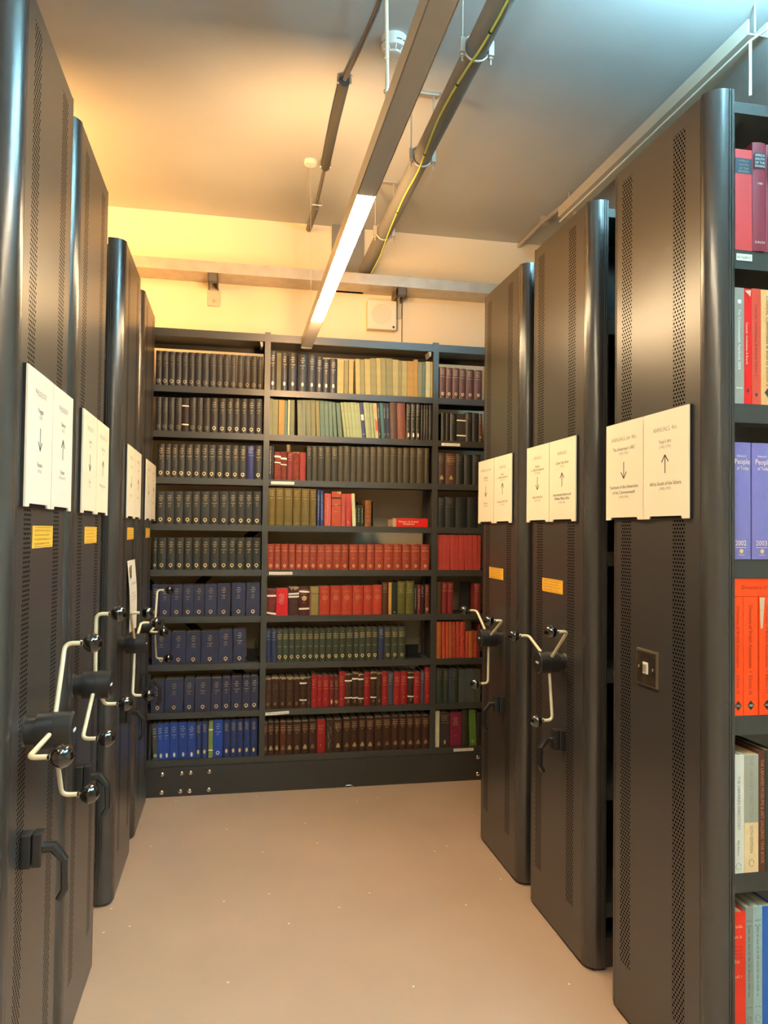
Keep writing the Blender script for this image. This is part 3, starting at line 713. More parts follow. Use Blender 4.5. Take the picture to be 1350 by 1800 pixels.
        for v_, t_ in ((h*.79, 0), (h*.57, .004)):
            m_ = MB(); m_.add([(-hw-.0005, sy(hw)+.0004, v_), (hw+.0005, sy(hw)+.0004, v_+t_), (hw+.0005, sy(hw)+.0004, v_+t_+(.009 if not t_ else .003)), (-hw-.0005, sy(hw)+.0004, v_+(.009 if not t_ else .003))], [(0, 1, 2, 3)]); m_.build('strap', DARK, r)
        for k in range(3): line(h*.62-k*.012+(.0 if k < 2 else -.02), .4, .005)
        MB().add([f(hw*.0, h-.002), f(hw*.9, h+.003), f(hw*.95, h-.016), f(hw*.3, h-.010)], [(0, 1, 2, 3)]).build('torn_patch', nmat('torn_board', (.5, .33, .16), .8), r)
    elif marks == 'tie':
        m_ = MB(); m_.add([(-hw, -.0016, h*.76), (hw, -.0016, h*.73), (hw, -.0016, h*.745), (-hw, -.0016, h*.775)], [(0, 1, 2, 3)]); m_.build('string_tie', DARK, r)
        for s_ in (-1, 1): MB().add([f(s_*hw*.98, 0), f(s_*hw*.70, 0), f(s_*hw*.66, h*.55), f(s_*hw*.80, h), f(s_*hw*.98, h)], [(0, 1, 2, 3, 4)]).build('leather_remnant', nmat('remnant', (.16, .07, .04), .7), r)
    elif marks == 'raised':
        for k in range(5): MB().box(-hw*.9, hw*.9, -bul-.0012, -bul*.3, h*(.14+.17*k), h*(.14+.17*k)+.0022).build('raised_band', nmat('tan_band', (.12, .05, .02), .5), r)
    if marks in ('tape', 'tapetop', 'tapecrest', 'tape2'):
        if st == 'm1': tape(h*.72, 0); tape(.008, -.008)
        elif st == 'm2': tape(h*.72, .004); tape(h*.62, .002)
        elif st == 'm3': tape(h*.80, -.004); tape(h*.20, .002)
        elif st == 'mt': tape(h*.80-(idx % 2)*.012, -.002); tape(h*.60-(idx % 2)*.012, -.003, .006)
        elif st == 'bx': k = rr.random()*.16; tape(h*(.84-k*.6), 0, .009); tape(h*(.20+k*.3), (rr.random()-.5)*.006, .007)
        else: tape(h*.74, -.0015, .0075); tape(h*.19, -.0015, .0075)
        if st == 'm3': mat = GILT; ring(h*.60, .014, r2=.7, drop=False); ring(h*.60, .007, r2=.3, drop=False); line(h*.44, .3, .004)
    if marks in ('worn', 'tapetop') or st in ('bx', 'bw'):
        m_ = MB(); k = 7; top = [(-hw*.96+1.92*hw*i/k) for i in range(k+1)]
        vs2 = [f(u, h-.0005) for u in top]+[f(u, h-(.003+rr.random()*(.012 if marks != 'tapetop' else .02))) for u in top]
        m_.add(vs2, [(i, i+1, k+2+i, k+1+i) for i in range(k)]); m_.build('frayed_head', nmat('frayed', (.42, .27, .13) if marks != 'tapetop' else (.62, .30, .06), .85, var=.3, vscale=200), r)
        if st in ('bw', 'bx'): mat = nmat('dull_gold2', (.16, .10, .06), .6); [bar(h*.78-k_*.012, .8, .001) for k_ in range(3)]; oval(.028, .007, .010)
    if marks == 'scuff':
        mat = nmat('scuff', (.30, .26, .20), .8)
        for k in range(14):
            u = (rr.random()-.5)*w*.6; v = rr.random()*h*.8+.01; l = .008+rr.random()*.03
            gm.add([f(u, v), f(u+.0016, v), f(u+.001, v+l), f(u, v+l)], [(0, 1, 2, 3)])
    if marks == 'crest':
        mat = nmat('worn_gilt', (.52, .27, .10), .5)
        for k in range(3): bar(h-.026-k*.009, .75-.1*k, .0009)
        line(h-.034, .6, .004); ring(h*.60, .015, r2=.88, drop=False); ring(h*.60, .008, r2=.6, drop=False)
        for k in range(8):
            a_ = k*pi/4; gm.add([f(.010*cos(a_), h*.6+.010*sin(a_)), f(.015*cos(a_+.2), h*.6+.015*sin(a_+.2)), f(.015*cos(a_-.2), h*.6+.015*sin(a_-.2))], [(0, 1, 2)])
        line(h*.44, .3, .005); bar(.014, .9, .0008)
    if gm.v: gm.build('spine_lettering', mat, r)
    if em_.v: em_.build('emblem', mat, r)
    r['label'] = label or desc; r['category'] = 'pamphlet' if paper else 'book'; r['group'] = group or 'books'
    return r

ORD = ['first', 'second', 'third', 'fourth', 'fifth', 'sixth', 'seventh', 'eighth', 'ninth', 'tenth', 'eleventh', 'twelfth', 'thirteenth', 'fourteenth', 'fifteenth', 'sixteenth', 'seventeenth', 'eighteenth', 'nineteenth', 'twentieth']
ORD += ['twenty-'+s for s in ORD[:9]]+['thirtieth']+['thirty-'+s for s in ORD[:9]]+['fortieth', 'forty-first', 'forty-second']
BAY = {1: 'left bay', 2: 'middle bay', 3: 'right bay'}
SHF = ['top shelf', 'second shelf', 'third shelf', 'fourth shelf', 'fifth shelf', 'sixth shelf', 'seventh shelf', 'eighth shelf', 'bottom shelf']
ROWS = [
 (1,1,[(-454,32,196,'nk'),(-420,34,196,'nk'),(-384,35,196,'nk'),(-347,34,196,'nk'),(-310,33,196,'nk'),(-275,34,196,'nk'),(-239,38,196,'nk'),(-199,39,196,'nk'),(-157,38,196,'nk'),(-118,36,196,'nk'),(-80,36,196,'nk'),(-41,37,196,'nk'),(-1,38,196,'nk'),(39,38,196,'nk'),(79,36,196,'nk'),(118,27,195,'nk')]),
 (1,2,[(-450,30,190,'nk'),(-419,34,191,'nk'),(-383,35,192,'nk'),(-345,37,193,'nk'),(-306,38,194,'nt'),(-266,38,196,'nk'),(-226,36,197,'nk'),(-187,38,198,'nk'),(-147,42,199,'nk'),(-102,42,200,'nk'),(-58,39,202,'nk'),(-17,37,203,'nk'),(23,40,204,'nk'),(65,41,205,'nk'),(108,38,206,'nk')]),
 (1,3,[(-437,40,189,'nc'),(-395,33,190,'nc'),(-360,35,190,'nc'),(-323,38,191,'nc'),(-282,40,191,'nc'),(-240,41,192,'nc'),(-197,40,193,'nc'),(-155,41,193,'nc'),(-111,41,194,'nc'),(-68,42,194,'nc'),(-24,41,195,'nc'),(20,41,195,'nc'),(63,43,196,'np'),(108,42,197,'nc')]),
 (1,4,[(-435,45,184,'nc'),(-388,48,186,'nc'),(-338,48,187,'nc'),(-288,46,188,'nc'),(-239,44,189,'nc'),(-192,50,190,'nc'),(-140,49,191,'nc'),(-89,53,192,'nc'),(-34,44,193,'nc'),(12,44,194,'nc'),(58,42,195,'nc'),(103,46,196,'nc')]),
 (1,5,[(-452,24,181,'nc'),(-426,47,181,'nc'),(-376,47,181,'nc'),(-328,46,182,'nc'),(-279,43,182,'nc'),(-234,47,183,'nc'),(-185,47,183,'nc'),(-135,50,184,'nc'),(-83,48,184,'nc'),(-33,42,185,'nc'),(11,47,185,'nc'),(60,43,186,'nc'),(105,45,186,'nc')]),
 (1,6,[(-450,36,180,'nv'),(-411,61,180,'nv'),(-347,61,181,'nv'),(-283,59,181,'nv'),(-222,59,181,'nv'),(-160,66,183,'nv'),(-91,73,187,'nv'),(-9,77,189,'nv'),(73,77,190,'nv')]),
 (1,7,[(-445,100,182,'nv'),(-342,81,181,'nv'),(-259,80,181,'nv'),(-176,97,183,'nv'),(-77,77,189,'nv'),(4,71,195,'nv')]),
 (1,8,[(-446,71,183,'nv'),(-372,102,183,'nv'),(-265,56,184,'nv'),(-206,88,186,'nv'),(-115,57,185,'nv'),(-55,47,187,'nv'),(-4,61,188,'nv'),(60,44,190,'nv'),(106,43,191,'nv')]),
 (1,9,[(-453,12,200,'gs'),(-439,27,200,'go',3),(-412,34,203,'bb',3),(-376,31,204,'bb',2),(-343,46,205,'bb',2),(-295,48,207,'bb',2),(-244,45,205,'bb',1),(-197,29,205,'mb'),(-165,34,208,'mb'),(-126,24,210,'gn'),(-100,53,214,'bp'),(-44,37,210,'mb'),(-4,34,212,'mb'),(31,37,212,'mb'),(71,36,213,'mb'),(109,39,214,'mb')]),
 (2,1,[(185,39,229,'ng'),(227,26,223,'gg'),(255,35,225,'ng'),(296,49,225,'ng'),(350,57,223,'ng'),(409,49,221,'ng'),(460,38,215,'ng'),(500,38,201,'ng'),(541,41,207,'ng'),(586,39,205,'pb'),(628,24,203,'po'),(655,28,207,'pb'),(692,27,213,'pb',2),(721,25,212,'po',2),(748,34,216,'pb',2),(783,34,222,'po',2),(819,26,225,'pb',2),(847,30,228,'po',2),(879,42,228,'po',2),(923,35,223,'pb'),(959,20,218,'po'),(980,33,218,'pb'),(1015,39,219,'pt'),(1055,24,230,'pt'),(1081,25,217,'pg'),(1108,19,218,'pe'),(1129,27,222,'pw'),(1158,16,223,'pb')]),
 (2,2,[(187,20,213,'pg'),(208,32,208,'po'),(243,33,207,'pt'),(277,17,205,'pe'),(296,12,209,'pw'),(310,24,209,'pg'),(349,27,210,'pg',2),(378,21,212,'pg',1),(399,28,212,'pg',2),(428,26,214,'po',2),(456,22,212,'po',3),(480,26,212,'pe',3),(508,23,212,'pe',3),(533,20,210,'pe',3),(555,20,206,'pe',4),(580,23,204,'pe',5),(606,15,208,'pk',7),(623,18,211,'pk',7),(643,19,210,'pk',7),(663,19,211,'pk',6),(683,19,212,'pk',6),(703,17,210,'pk',6),(722,18,213,'nw',6),(743,17,214,'pk',6),(762,16,215,'pk',5),(780,16,213,'pk',5),(798,9,213,'pk',5),(809,16,213,'ow',4),(826,16,214,'bt',4),(844,17,215,'tl',4),(863,17,216,'bt',3),(881,22,215,'bt',3),(906,42,225,'br',2),(951,50,224,'rb',2),(1010,26,218,'bg'),(1039,29,220,'bg'),(1072,23,221,'bg'),(1101,14,214,'ks'),(1118,14,215,'ks'),(1134,14,215,'ks'),(1151,17,216,'ks')]),
 (2,3,[(189,18,197,'kw'),(209,9,198,'ks'),(222,36,164,'mt'),(259,35,166,'mt'),(297,31,167,'ma'),(329,38,167,'mo'),(369,37,166,'rd'),(411,29,204,'dg'),(442,32,205,'dq'),(476,38,206,'dg'),(517,37,207,'dq'),(557,39,206,'dg'),(598,31,210,'dq'),(631,39,212,'dq'),(674,33,208,'dq'),(709,38,209,'dq'),(749,41,210,'dq'),(793,36,212,'dq'),(831,40,213,'dq'),(873,40,213,'dq'),(914,43,213,'dq'),(959,33,212,'dq'),(994,41,213,'dq'),(1037,39,214,'dq'),(1078,47,215,'dq'),(1127,26,216,'dq')]),
 (2,4,[(190,41,218,'ol'),(233,47,218,'ol'),(283,48,217,'ol'),(335,45,217,'ol'),(382,48,216,'ol'),(433,37,215,'ol'),(477,14,210,'bv'),(493,18,210,'bv',1),(519,39,192,'sa'),(562,56,204,'sk'),(620,27,192,'sp'),(648,29,192,'sr',1),(678,20,194,'cw',3),(700,15,125,'gk'),(716,20,126,'gk'),(737,19,125,'gk'),(763,38,155,'ob')]),
 (2,5,[(190,37,149,'re'),(229,37,150,'re'),(269,41,150,'re'),(312,39,150,'re'),(354,37,149,'re'),(393,41,149,'re'),(436,42,149,'re'),(480,45,149,'re'),(527,45,150,'re'),(574,49,150,'re'),(625,41,150,'re'),(672,53,151,'re'),(727,47,151,'re'),(777,46,152,'re'),(826,54,152,'re'),(882,56,153,'re'),(940,53,153,'re'),(995,53,153,'re'),(1050,55,154,'re'),(1109,53,154,'re')]),
 (2,6,[(188,55,152,'m1'),(245,67,157,'rr'),(315,61,167,'m2'),(378,59,166,'m3'),(439,58,167,'pa'),(499,59,170,'rc'),(561,65,171,'rc'),(628,64,172,'rc'),(695,62,173,'rc'),(760,56,173,'rc'),(818,54,175,'rc'),(874,37,192,'bs'),(913,17,190,'yc'),(932,35,190,'gb'),(968,49,198,'og'),(1019,49,200,'og'),(1070,18,178,'kw'),(1090,21,176,'rv'),(1113,24,176,'kp'),(1139,25,178,'be')]),
 (2,7,[(190,29,188,'bn'),(221,29,187,'bn'),(251,34,188,'gr'),(286,33,189,'gr'),(321,34,188,'gr'),(357,35,188,'gr'),(394,36,188,'gr'),(431,34,188,'gr'),(467,33,188,'gr'),(502,35,189,'gr'),(539,38,189,'gr'),(579,39,190,'gr'),(619,39,189,'gr'),(659,44,191,'gr'),(705,32,191,'gr'),(738,38,192,'gr'),(778,37,194,'gr'),(816,35,193,'gr'),(854,35,192,'bn'),(890,42,193,'gr'),(934,40,193,'gr'),(975,44,194,'gr')]),
 (2,8,[(185,39,177,'bw'),(225,42,180,'bw'),(269,39,180,'bw'),(310,43,179,'bw'),(355,33,178,'bw'),(389,41,178,'bx'),(432,23,180,'bw'),(457,33,191,'rs'),(491,31,181,'rs'),(523,39,182,'rs'),(563,28,180,'mr'),(592,26,180,'me'),(620,36,204,'rs'),(654,42,191,'bx'),(698,34,198,'bx'),(733,34,189,'bx'),(770,38,195,'rs'),(809,35,199,'bx'),(845,32,194,'bw'),(879,37,196,'rs'),(917,32,193,'sb'),(951,43,193,'rs'),(995,40,195,'rs'),(1037,37,192,'bx'),(1076,40,189,'rs'),(1117,23,198,'sb'),(1141,36,217,'rs')]),
 (2,9,[(184,23,185,'bt2'),(209,34,187,'bt2'),(246,28,186,'bt2'),(278,35,187,'bt3'),(315,38,185,'bt2'),(354,47,187,'bt2'),(404,40,187,'bt2'),(447,44,188,'bt2'),(494,50,191,'rs'),(547,45,190,'bm'),(593,50,190,'bt2'),(647,46,193,'bt2'),(694,45,194,'bt2'),(742,43,196,'bt2'),(786,48,195,'bt2'),(837,49,197,'bt2'),(887,52,196,'bt2'),(941,45,197,'bt2'),(987,45,197,'bt2'),(1033,43,197,'bt2'),(1078,48,196,'bt2'),(1128,44,195,'bt2')]),
 (3,1,[(1215,42,193,'cr'),(1258,38,191,'cr'),(1298,41,190,'cr'),(1341,44,189,'cr'),(1386,49,186,'cr'),(1437,50,184,'cr')]),
 (3,2,[(1229,27,172,'kd'),(1257,28,173,'kd'),(1286,36,170,'kg'),(1327,57,169,'kx'),(1385,40,180,'kg'),(1427,42,179,'kd'),(1471,20,175,'cr')]),
 (3,3,[(1209,49,190,'b4'),(1259,68,187,'b5'),(1328,46,186,'kg'),(1377,52,184,'kd'),(1432,50,186,'kg')]),
 (3,4,[(1212,46,183,'kg'),(1260,65,186,'kg'),(1327,71,185,'kd'),(1400,67,185,'kd')]),
 (3,5,[(1212,16,214,'rp'),(1229,17,215,'rp'),(1247,23,215,'rp'),(1272,20,214,'rp'),(1293,29,214,'rp',1),(1324,24,214,'rp',1),(1349,30,214,'rp',1),(1380,27,214,'rp',2),(1408,25,214,'rp',1),(1435,28,214,'rp',1),(1467,19,213,'rp')]),
 (3,6,[(1208,36,195,'b6'),(1247,34,192,'mg'),(1283,32,191,'mg'),(1450,39,183,'ma')]),
 (3,7,[(1208,35,227,'o1'),(1245,22,226,'o2',1),(1269,19,225,'o2',1),(1289,22,225,'o1',1),(1312,23,225,'o3',1),(1337,22,224,'o2',1),(1361,31,227,'o3'),(1396,18,158,'o2'),(1415,32,161,'o1'),(1449,29,159,'o3'),(1480,10,200,'ma')]),
 (3,8,[(1211,45,205,'g1'),(1259,34,203,'g1'),(1294,11,202,'b7'),(1307,46,199,'g1'),(1355,46,198,'g2'),(1403,56,199,'g2'),(1460,33,198,'g3')]),
 (3,9,[(1211,25,232,'wh'),(1239,62,205,'dk'),(1304,71,207,'mm'),(1377,41,223,'ob2'),(1420,43,225,'gv',2),(1471,34,195,'dk2')]),
]
SMALL = []
for cI, rI, items in ROWS:
    for i, it in enumerate(items):
        x0, w, h, st = it[:4]; lean = it[4] if len(it) > 4 else 0
        d = ST[st][4].replace(' volume', ' pamphlet' if st in PAPERY else ' book').replace('pamphlet pamphlet', 'pamphlet')
        lab = '%s, %s from left, %s, %s' % (d, ORD[i], SHF[rI-1], BAY[cI])
        if len(lab.split()) > 16: lab = '%s, %s from left, %s, %s' % (' '.join(d.split()[:5]), ORD[i], SHF[rI-1], BAY[cI])
        yy = S+.012+random.Random(x0+rI*77).random()*.008
        bk = book(x0/1000, w/1000, min(h, 245 if rI == 1 else 221)/1000, ZS[rI-1], st, yy, lean, i, label=lab, group='books on the %s of the %s' % (SHF[rI-1], BAY[cI]))
        if st not in PAPERY: SMALL.append((w*min(h, 221), bk))
# the thinnest books, past the three hundredth, are one object
SMALL.sort(key=lambda t: t[0])
def tree(o): return [o]+[d for ch in o.children for d in tree(ch)]
bpy.context.view_layer.update()
NB = len(SMALL)+26; sv = []; sf = []; smi = []; sm = []
for a_, o in SMALL[:max(0, NB-298)]:
    for p in tree(o):
        if p.type == 'MESH':
            n0 = len(sv); mw = p.matrix_world; me = p.data; sv += [tuple(mw @ v.co) for v in me.vertices]
            mt_ = me.materials[0]
            if mt_ not in sm: sm.append(mt_)
            for pl_ in me.polygons: sf.append(tuple(i+n0 for i in pl_.vertices)); smi.append(sm.index(mt_))
    for p in tree(o)[::-1]: bpy.data.objects.remove(p)
me = bpy.data.meshes.new('thin_books'); me.from_pydata(sv, [], sf)
for q in sm: me.materials.append(q)
me.polygons.foreach_set('material_index', smi); me.update()
o = bpy.data.objects.new('thin_books', me); COL.objects.link(o)
tag(o, 'the thinnest books scattered among the others on the back bookcase shelves', 'book', 'thinnest books of the back bookcase', 'stuff')

# red yearbook lying flat on the fourth shelf
r = empty('book', (1.04, S+.012, 1.529)); tag(r, 'thick red yearbook lying flat alone on the fourth shelf', 'book')
wd, th, dp = .218, .052, .16
MB().box(-wd/2, wd/2, 0, .003, 0, th).box(-wd/2, wd/2, .003, dp, 0, .003).box(-wd/2, wd/2, .003, dp, th-.003, th).build('cover', nmat('yearbook_red', hexc('d01c14'), .35, coat=.3), r)
MB().box(-wd/2+.003, wd/2-.003, .004, dp-.004, .0035, th-.0035).build('page_block', PAPER, r)
m = MB(); f = lambda u, v: (u-.01, -.0006, v)
put_text(m, "Writers' & Artists'", .013, lambda a, b: f(a, .026+b), .125); put_text(m, 'YEARBOOK', .010, lambda a, b: f(a, .012+b), .09); m.build('spine_lettering', nmat('cream_ink', (.85, .72, .5), .5), r)
MB().add([(-wd/2+.0, -.0005, 0), (-wd/2+.022, -.0005, 0), (-wd/2+.022, -.0005, th), (-wd/2, -.0005, th)], [(0, 1, 2, 3)]).build('spine_patch', nmat('patch_grey', (.35, .3, .2), .6), r)

# bookends
def bookend(x, z, h, label, d=.16, flip=1, y=S+.02):
    r = empty('bookend', (x, y, z)); tag(r, label, 'bookend')
    MB().box(-.001, .001, 0, d, 0.0015, h).build('upright_plate', DARK, r)
    a, b = sorted((0, -flip*.05)); MB().box(a, b, 0, d, 0, .0015).build('foot_plate', DARK, r)
bookend(.812, 1.529, .152, 'black metal bookend standing right of the small tan book', flip=1)
bookend(.742, 1.529, .150, 'black metal bookend behind the small dark green books', d=.05, y=S+.17)
r = empty('bookend', (1.08, S+.06, .735)); tag(r, 'low black book support on the seventh shelf beside green-grey books', 'bookend')
MB().box(-.055, .055, .10, .103, 0, .065).box(-.055, .055, 0, .10, 0, .002).build('plate', DARK, r)
r = empty('bookend', (.118, S+.05, .735)); tag(r, 'low black book support on the seventh shelf of the left bay', 'bookend')
MB().box(-.035, .03, .10, .103, 0, .06).box(-.035, .03, 0, .10, 0, .002).build('plate', DARK, r)
r = empty('bookend', (1.405, S+.03, 1.004)); tag(r, 'tall black metal bookend left of a single maroon book, right bay', 'bookend')
MB().box(-.025, .035, .06, .063, 0, .19).box(-.025, .035, 0, .06, 0, .002).build('plate', DARK, r)
# pale card panel standing behind the books
# white shelf labels
def shelf_label(x0, x1, z, label, seed, y=S+.0015, tilt=0, h=.017):
    r = empty('shelf_label', ((x0+x1)/2, y, z)); tag(r, label, 'label', 'white strip labels on shelf edges'); w = (x1-x0)/2
    MB().prism([(-w, -h/2-tilt), (w, -h/2+tilt), (w, h/2+tilt), (-w, h/2-tilt)], -.001, 0, 'y').build('strip', SIGNW, r)
    m = MB(); glyph_row(m, lambda a, b: (a, -.0014, b), -w*.88, w*.86, -.003, .006, seed); m.build('lettering', INK, r)
shelf_label(.204, .338, 1.776, 'white strip label under the third shelf, middle bay', 1)
shelf_label(.200, .335, 1.250, 'white strip label under the fifth shelf, middle bay', 2)
shelf_label(.192, .328, .442, 'white strip label slipping down under the eighth shelf, middle bay', 3, tilt=.003)
shelf_label(1.228, 1.345, 2.035, 'white strip label under the second shelf, right bay', 4)
shelf_label(1.322, 1.448, .182, 'white strip label under the bottom shelf, right bay', 5)

# ------------------------------------------------ books of the right stack end, facing the camera
YB = 1.752
def big(x0, x1, z, h, col, label, part=None, rough=.4, flat=True, depth=.2):
    r = empty('book', ((x0+x1)/2, YB, z+.0005)); w = x1-x0-.0006; hw = w/2; t = .0028
    tag(r, label, 'book', 'large books at the right edge of the picture')
    m = MB().box(-hw, hw, 0, t, 0, h).box(-hw, -hw+t, t, depth, 0, h).box(hw-t, hw, t, depth, 0, h)
    if not flat:
        m = MB(); n = 8; prof = [(-hw, depth)]+[(-hw+w*i/n, -.004*(1-(2*i/n-1)**2)) for i in range(n+1)]+[(hw, depth), (hw-t, depth), (hw-t, t), (-hw+t, t), (-hw+t, depth)]
        m.prism(prof, 0, h)
    m.build('cover', nmat('book_'+label.split(',')[0].replace(' ', '_')[:40], col, rough, var=.04, vscale=40), r, smooth=30)
    MB().box(-hw+t, hw-t, t+.001, depth-.006, .004, h-.005).build('page_block', nmat('pale_pages', (.72, .62, .42), .85, var=.08, vscale=90), r)
    return r, hw
def spine_text(r, name, mat, items, bul=.0006):
    """items: (string, cap height, u, v, vertical?, max width)"""
    m = MB()
    for s, sz, u, v, vert, mw in items:
        if vert: put_text(m, s, sz, lambda a, b: (u-sz*.5+b, -bul, v-a), mw)
        else: put_text(m, s, sz, lambda a, b: (u+a, -bul, v+b), mw)
    m.build(name, mat, r)
def patch(r, name, mat, x0, x1, z0, z1, off=.0004): MB().add([(x0, -off, z0), (x1, -off, z0), (x1, -off, z1), (x0, -off, z1)], [(0, 1, 2, 3)]).build(name, mat, r)
BLUEL = nmat('blue_black_label', (.03, .04, .06), .5)
# top shelf
r, hw = big(1.284, 1.335, 2.255, .270, hexc('c9403f'), 'coral red book with dark label, first on the top right shelf')
patch(r, 'spine_label', BLUEL, -hw, hw, .205, .246); spine_text(r, 'lettering', GREYINK, [('AFRICA', .006, 0, .236, 0, .04), ('SOUTH', .006, 0, .226, 0, .04), ('OF THE', .006, 0, .216, 0, .04), ('SAHARA', .006, 0, .208, 0, .04)], .0008)
r, hw = big(1.3355, 1.375, 2.255, .292, hexc('8a2f3c'), 'darker red taller book with dark label, second on the top right shelf', flat=False)
patch(r, 'spine_label', BLUEL, -hw*.85, hw*.85, .222, .264, .0045); spine_text(r, 'lettering', SILVER, [('AFRICA', .006, 0, .254, 0, .03), ('SOUTH', .006, 0, .244, 0, .03), ('OF THE', .006, 0, .234, 0, .03), ('SAHARA', .006, 0, .225, 0, .03), ('1980', .006, 0, .178, 0, .02), ('EUROPA', .006, 0, .02, 0, .03)], .005)
r, hw = big(1.3755, 1.420, 2.255, .290, hexc('8a2f3c'), 'red book with green label, third on the top right shelf', flat=False)
patch(r, 'spine_label', nmat('green_label', (.03, .12, .07), .5), -hw*.85, hw*.85, .19, .264, .0045)
# second shelf
r, hw = big(1.2825, 1.311, 1.847, .307, hexc('9a948a'), 'pale grey paperback, first on the second right shelf')
spine_text(r, 'lettering', nmat('white_ink', (.85, .83, .78), .5), [('The Commonwealth Yearbook 2004', .008, 0, .17, 1, .16)])
patch(r, 'spine_line', WHITEP, -hw*.7, hw*.7, .040, .042); MB().lathe([(.006, 0), (.006, .0004)], (0, -.0004, .27), (0, -1, 0), 20).build('spine_disc', WHITEP, r)
r, hw = big(1.3112, 1.333, 1.847, .306, hexc('e0201c'), 'bright red slim book with frayed head, second right shelf')
spine_text(r, 'lettering', SIGNM, [('Councils, Committees & Boards', .006, -.003, .16, 1, .18)]); MB().add([(-.009, -.0006, .300), (.009, -.0006, .302), (.007, -.0006, .285), (.000, -.0006, .292)], [(0, 1, 2, 3)]).build('frayed_head', PAPER, r)
DIAM = lambda r, z, s, m: MB().add([(0, -.0007, z-s), (s*.8, -.0007, z), (0, -.0007, z+s), (-s*.8, -.0007, z)], [(0, 1, 2, 3)]).build('diamond_logo', m, r)
DIAM(r, .035, .006, INK)
r, hw = big(1.3335, 1.3605, 1.847, .308, hexc('d24a36'), 'salmon red book with dark lettering, second right shelf')
spine_text(r, 'lettering', nmat('maroon_ink', (.2, .04, .03), .5), [('Councils, Committees & Boards Edition 2', .008, 0, .17, 1, .22)]); DIAM(r, .025, .006, INK)
r, hw = big(1.361, 1.402, 1.847, .307, hexc('e8b070'), 'cream-orange book with black diamond, second right shelf')
spine_text(r, 'lettering', INK, [('Councils, Committees & Boards Edition 3', .010, 0, .17, 1, .24)]); DIAM(r, .032, .013, INK)
# third shelf
PT = nmat('cream_pink_ink', (.95, .74, .55), .5)
for x0, x1, yr, lab in ((1.2805, 1.330, '2002', 'wide violet-blue book dated 2002 on the third right shelf'), (1.3332, 1.388, '2003', 'wide violet-blue book dated 2003 on the third right shelf')):
    r, hw = big(x0, x1, 1.438, .306, hexc('7e79b8'), lab, flat=False, rough=.35)
    sh = -.006 if yr == '2002' else 0.0
    spine_text(r, 'lettering', PT, [("Debrett's", .005, .0+sh, .268, 0, .03), ('People', .014, .002+sh, .249, 0, .044), ('of Today', .009, .004+sh, .234, 0, .036), (yr, .013, -.002+sh, .036, 0, .032), ("Debrett's", .003, sh, .010, 0, .02)], .005)
    MB().add([(-.018+sh, -.0048, .030), (.014+sh, -.0048, .030), (.014+sh, -.0048, .0312), (-.018+sh, -.0048, .0312)], [(0, 1, 2, 3)]).build('gilt_rule', PT, r)
    MB().lathe([(.006, 0), (.004, .0005), (.001, .001)], (sh, -.0045, .021), (0, -1, 0), 8).build('crown_mark', GILT, r)
# fourth shelf: orange directories, one lying on top
OR = hexc('ff4a08'); RED = nmat('dark_red_lettering', (.35, .02, .01), .5); WI = nmat('white_ink', (.85, .83, .78), .5)
for k, (x0, x1, ed, lab) in enumerate(((1.278, 1.307, '15', 'orange directory Edition 15, first standing on the fourth right shelf'), (1.3075, 1.351, '16', 'orange directory Edition 16, second standing on the fourth right shelf'), (1.3545, 1.400, '17', 'orange directory with torn cream head, third on the fourth right shelf'))):
    r, hw = big(x0, x1, 1.031, .309, OR, lab, rough=.45)
    spine_text(r, 'lettering', RED, [('Directory of British Associations  •  Edition '+ed, .0085 if k != 1 else .011, 0, .17, 1, .232)])
    DIAM(r, .026, .013, nmat('brown_black', (.03, .02, .015), .5)); spine_text(r, 'logo_letters', WI, [('CBD', .005, 0, .0235, 0, .015)], .0010)
    if k == 2: MB().add([(-hw+.001, -.0006, .306), (-hw+.016, -.0006, .306), (-hw+.010, -.0006, .225), (-hw+.004, -.0006, .225)], [(0, 1, 2, 3)]).build('torn_paper', PAPER, r)
r = empty('book', (1.278, YB+.002, 1.3415)); tag(r, 'orange directory lying flat across the tops of the standing orange ones', 'book', 'large books at the right edge of the picture')
om = nmat('book_flat_orange', OR, .45)
MB().box(0, .30, 0, .003, 0, .046).box(0, .30, .003, .20, 0, .003).box(0, .30, .003, .20, .043, .046).build('cover', om, r)
MB().box(.003, .297, .004, .195, .0035, .0425).build('page_block', PAPER, r)
spine_text(r, 'lettering', RED, [('Directory of British Associations', .0105, .125, .018, 0, .22)])
# fifth shelf
r, hw = big(1.277, 1.310, .626, .303, hexc('dfe6df'), 'white paperback directory, first on the fifth right shelf', rough=.35)
spine_text(r, 'lettering', GREYINK, [('THE LIBRARIES DIRECTORY', .008, .001, .18, 1, .175), ('49th Edition', .006, 0, .065, 1, .05)])
MB().tube([(.008*cos(a*pi/9), -.0006, .018+.008*sin(a*pi/9)) for a in range(17)], .0006, 5).build('ring_mark', GREYINK, r)
r, hw = big(1.3102, 1.3518, .626, .303, hexc('ecd0a0'), 'cream and grey paperback directory, second on the fifth right shelf', rough=.4)
patch(r, 'grey_panel', nmat('sage_grey', hexc('a2a698'), .45), -hw, hw, .128, .303)
spine_text(r, 'lettering', GREYINK, [('THE LIBRARIES DIRECTORY', .010, 0, .215, 1, .170), ('50TH EDITION', .009, 0, .085, 1, .07)], .0008)
MB().tube([(.007*cos(a*pi/9), -.0006, .024+.009*sin(a*pi/9)) for a in range(17)], .0006, 5).build('ring_mark', GREYINK, r)
r, hw = big(1.352, 1.3722, .626, .312, hexc('5a2f20'), 'dark brown tall book, third on the fifth right shelf')
spine_text(r, 'lettering', nmat('copper_ink', (.5, .24, .12), .5), [('THE LIBRARIES MUSEUMS & ART GALLERIES YEAR BOOK', .009, .001, .155, 1, .27)])
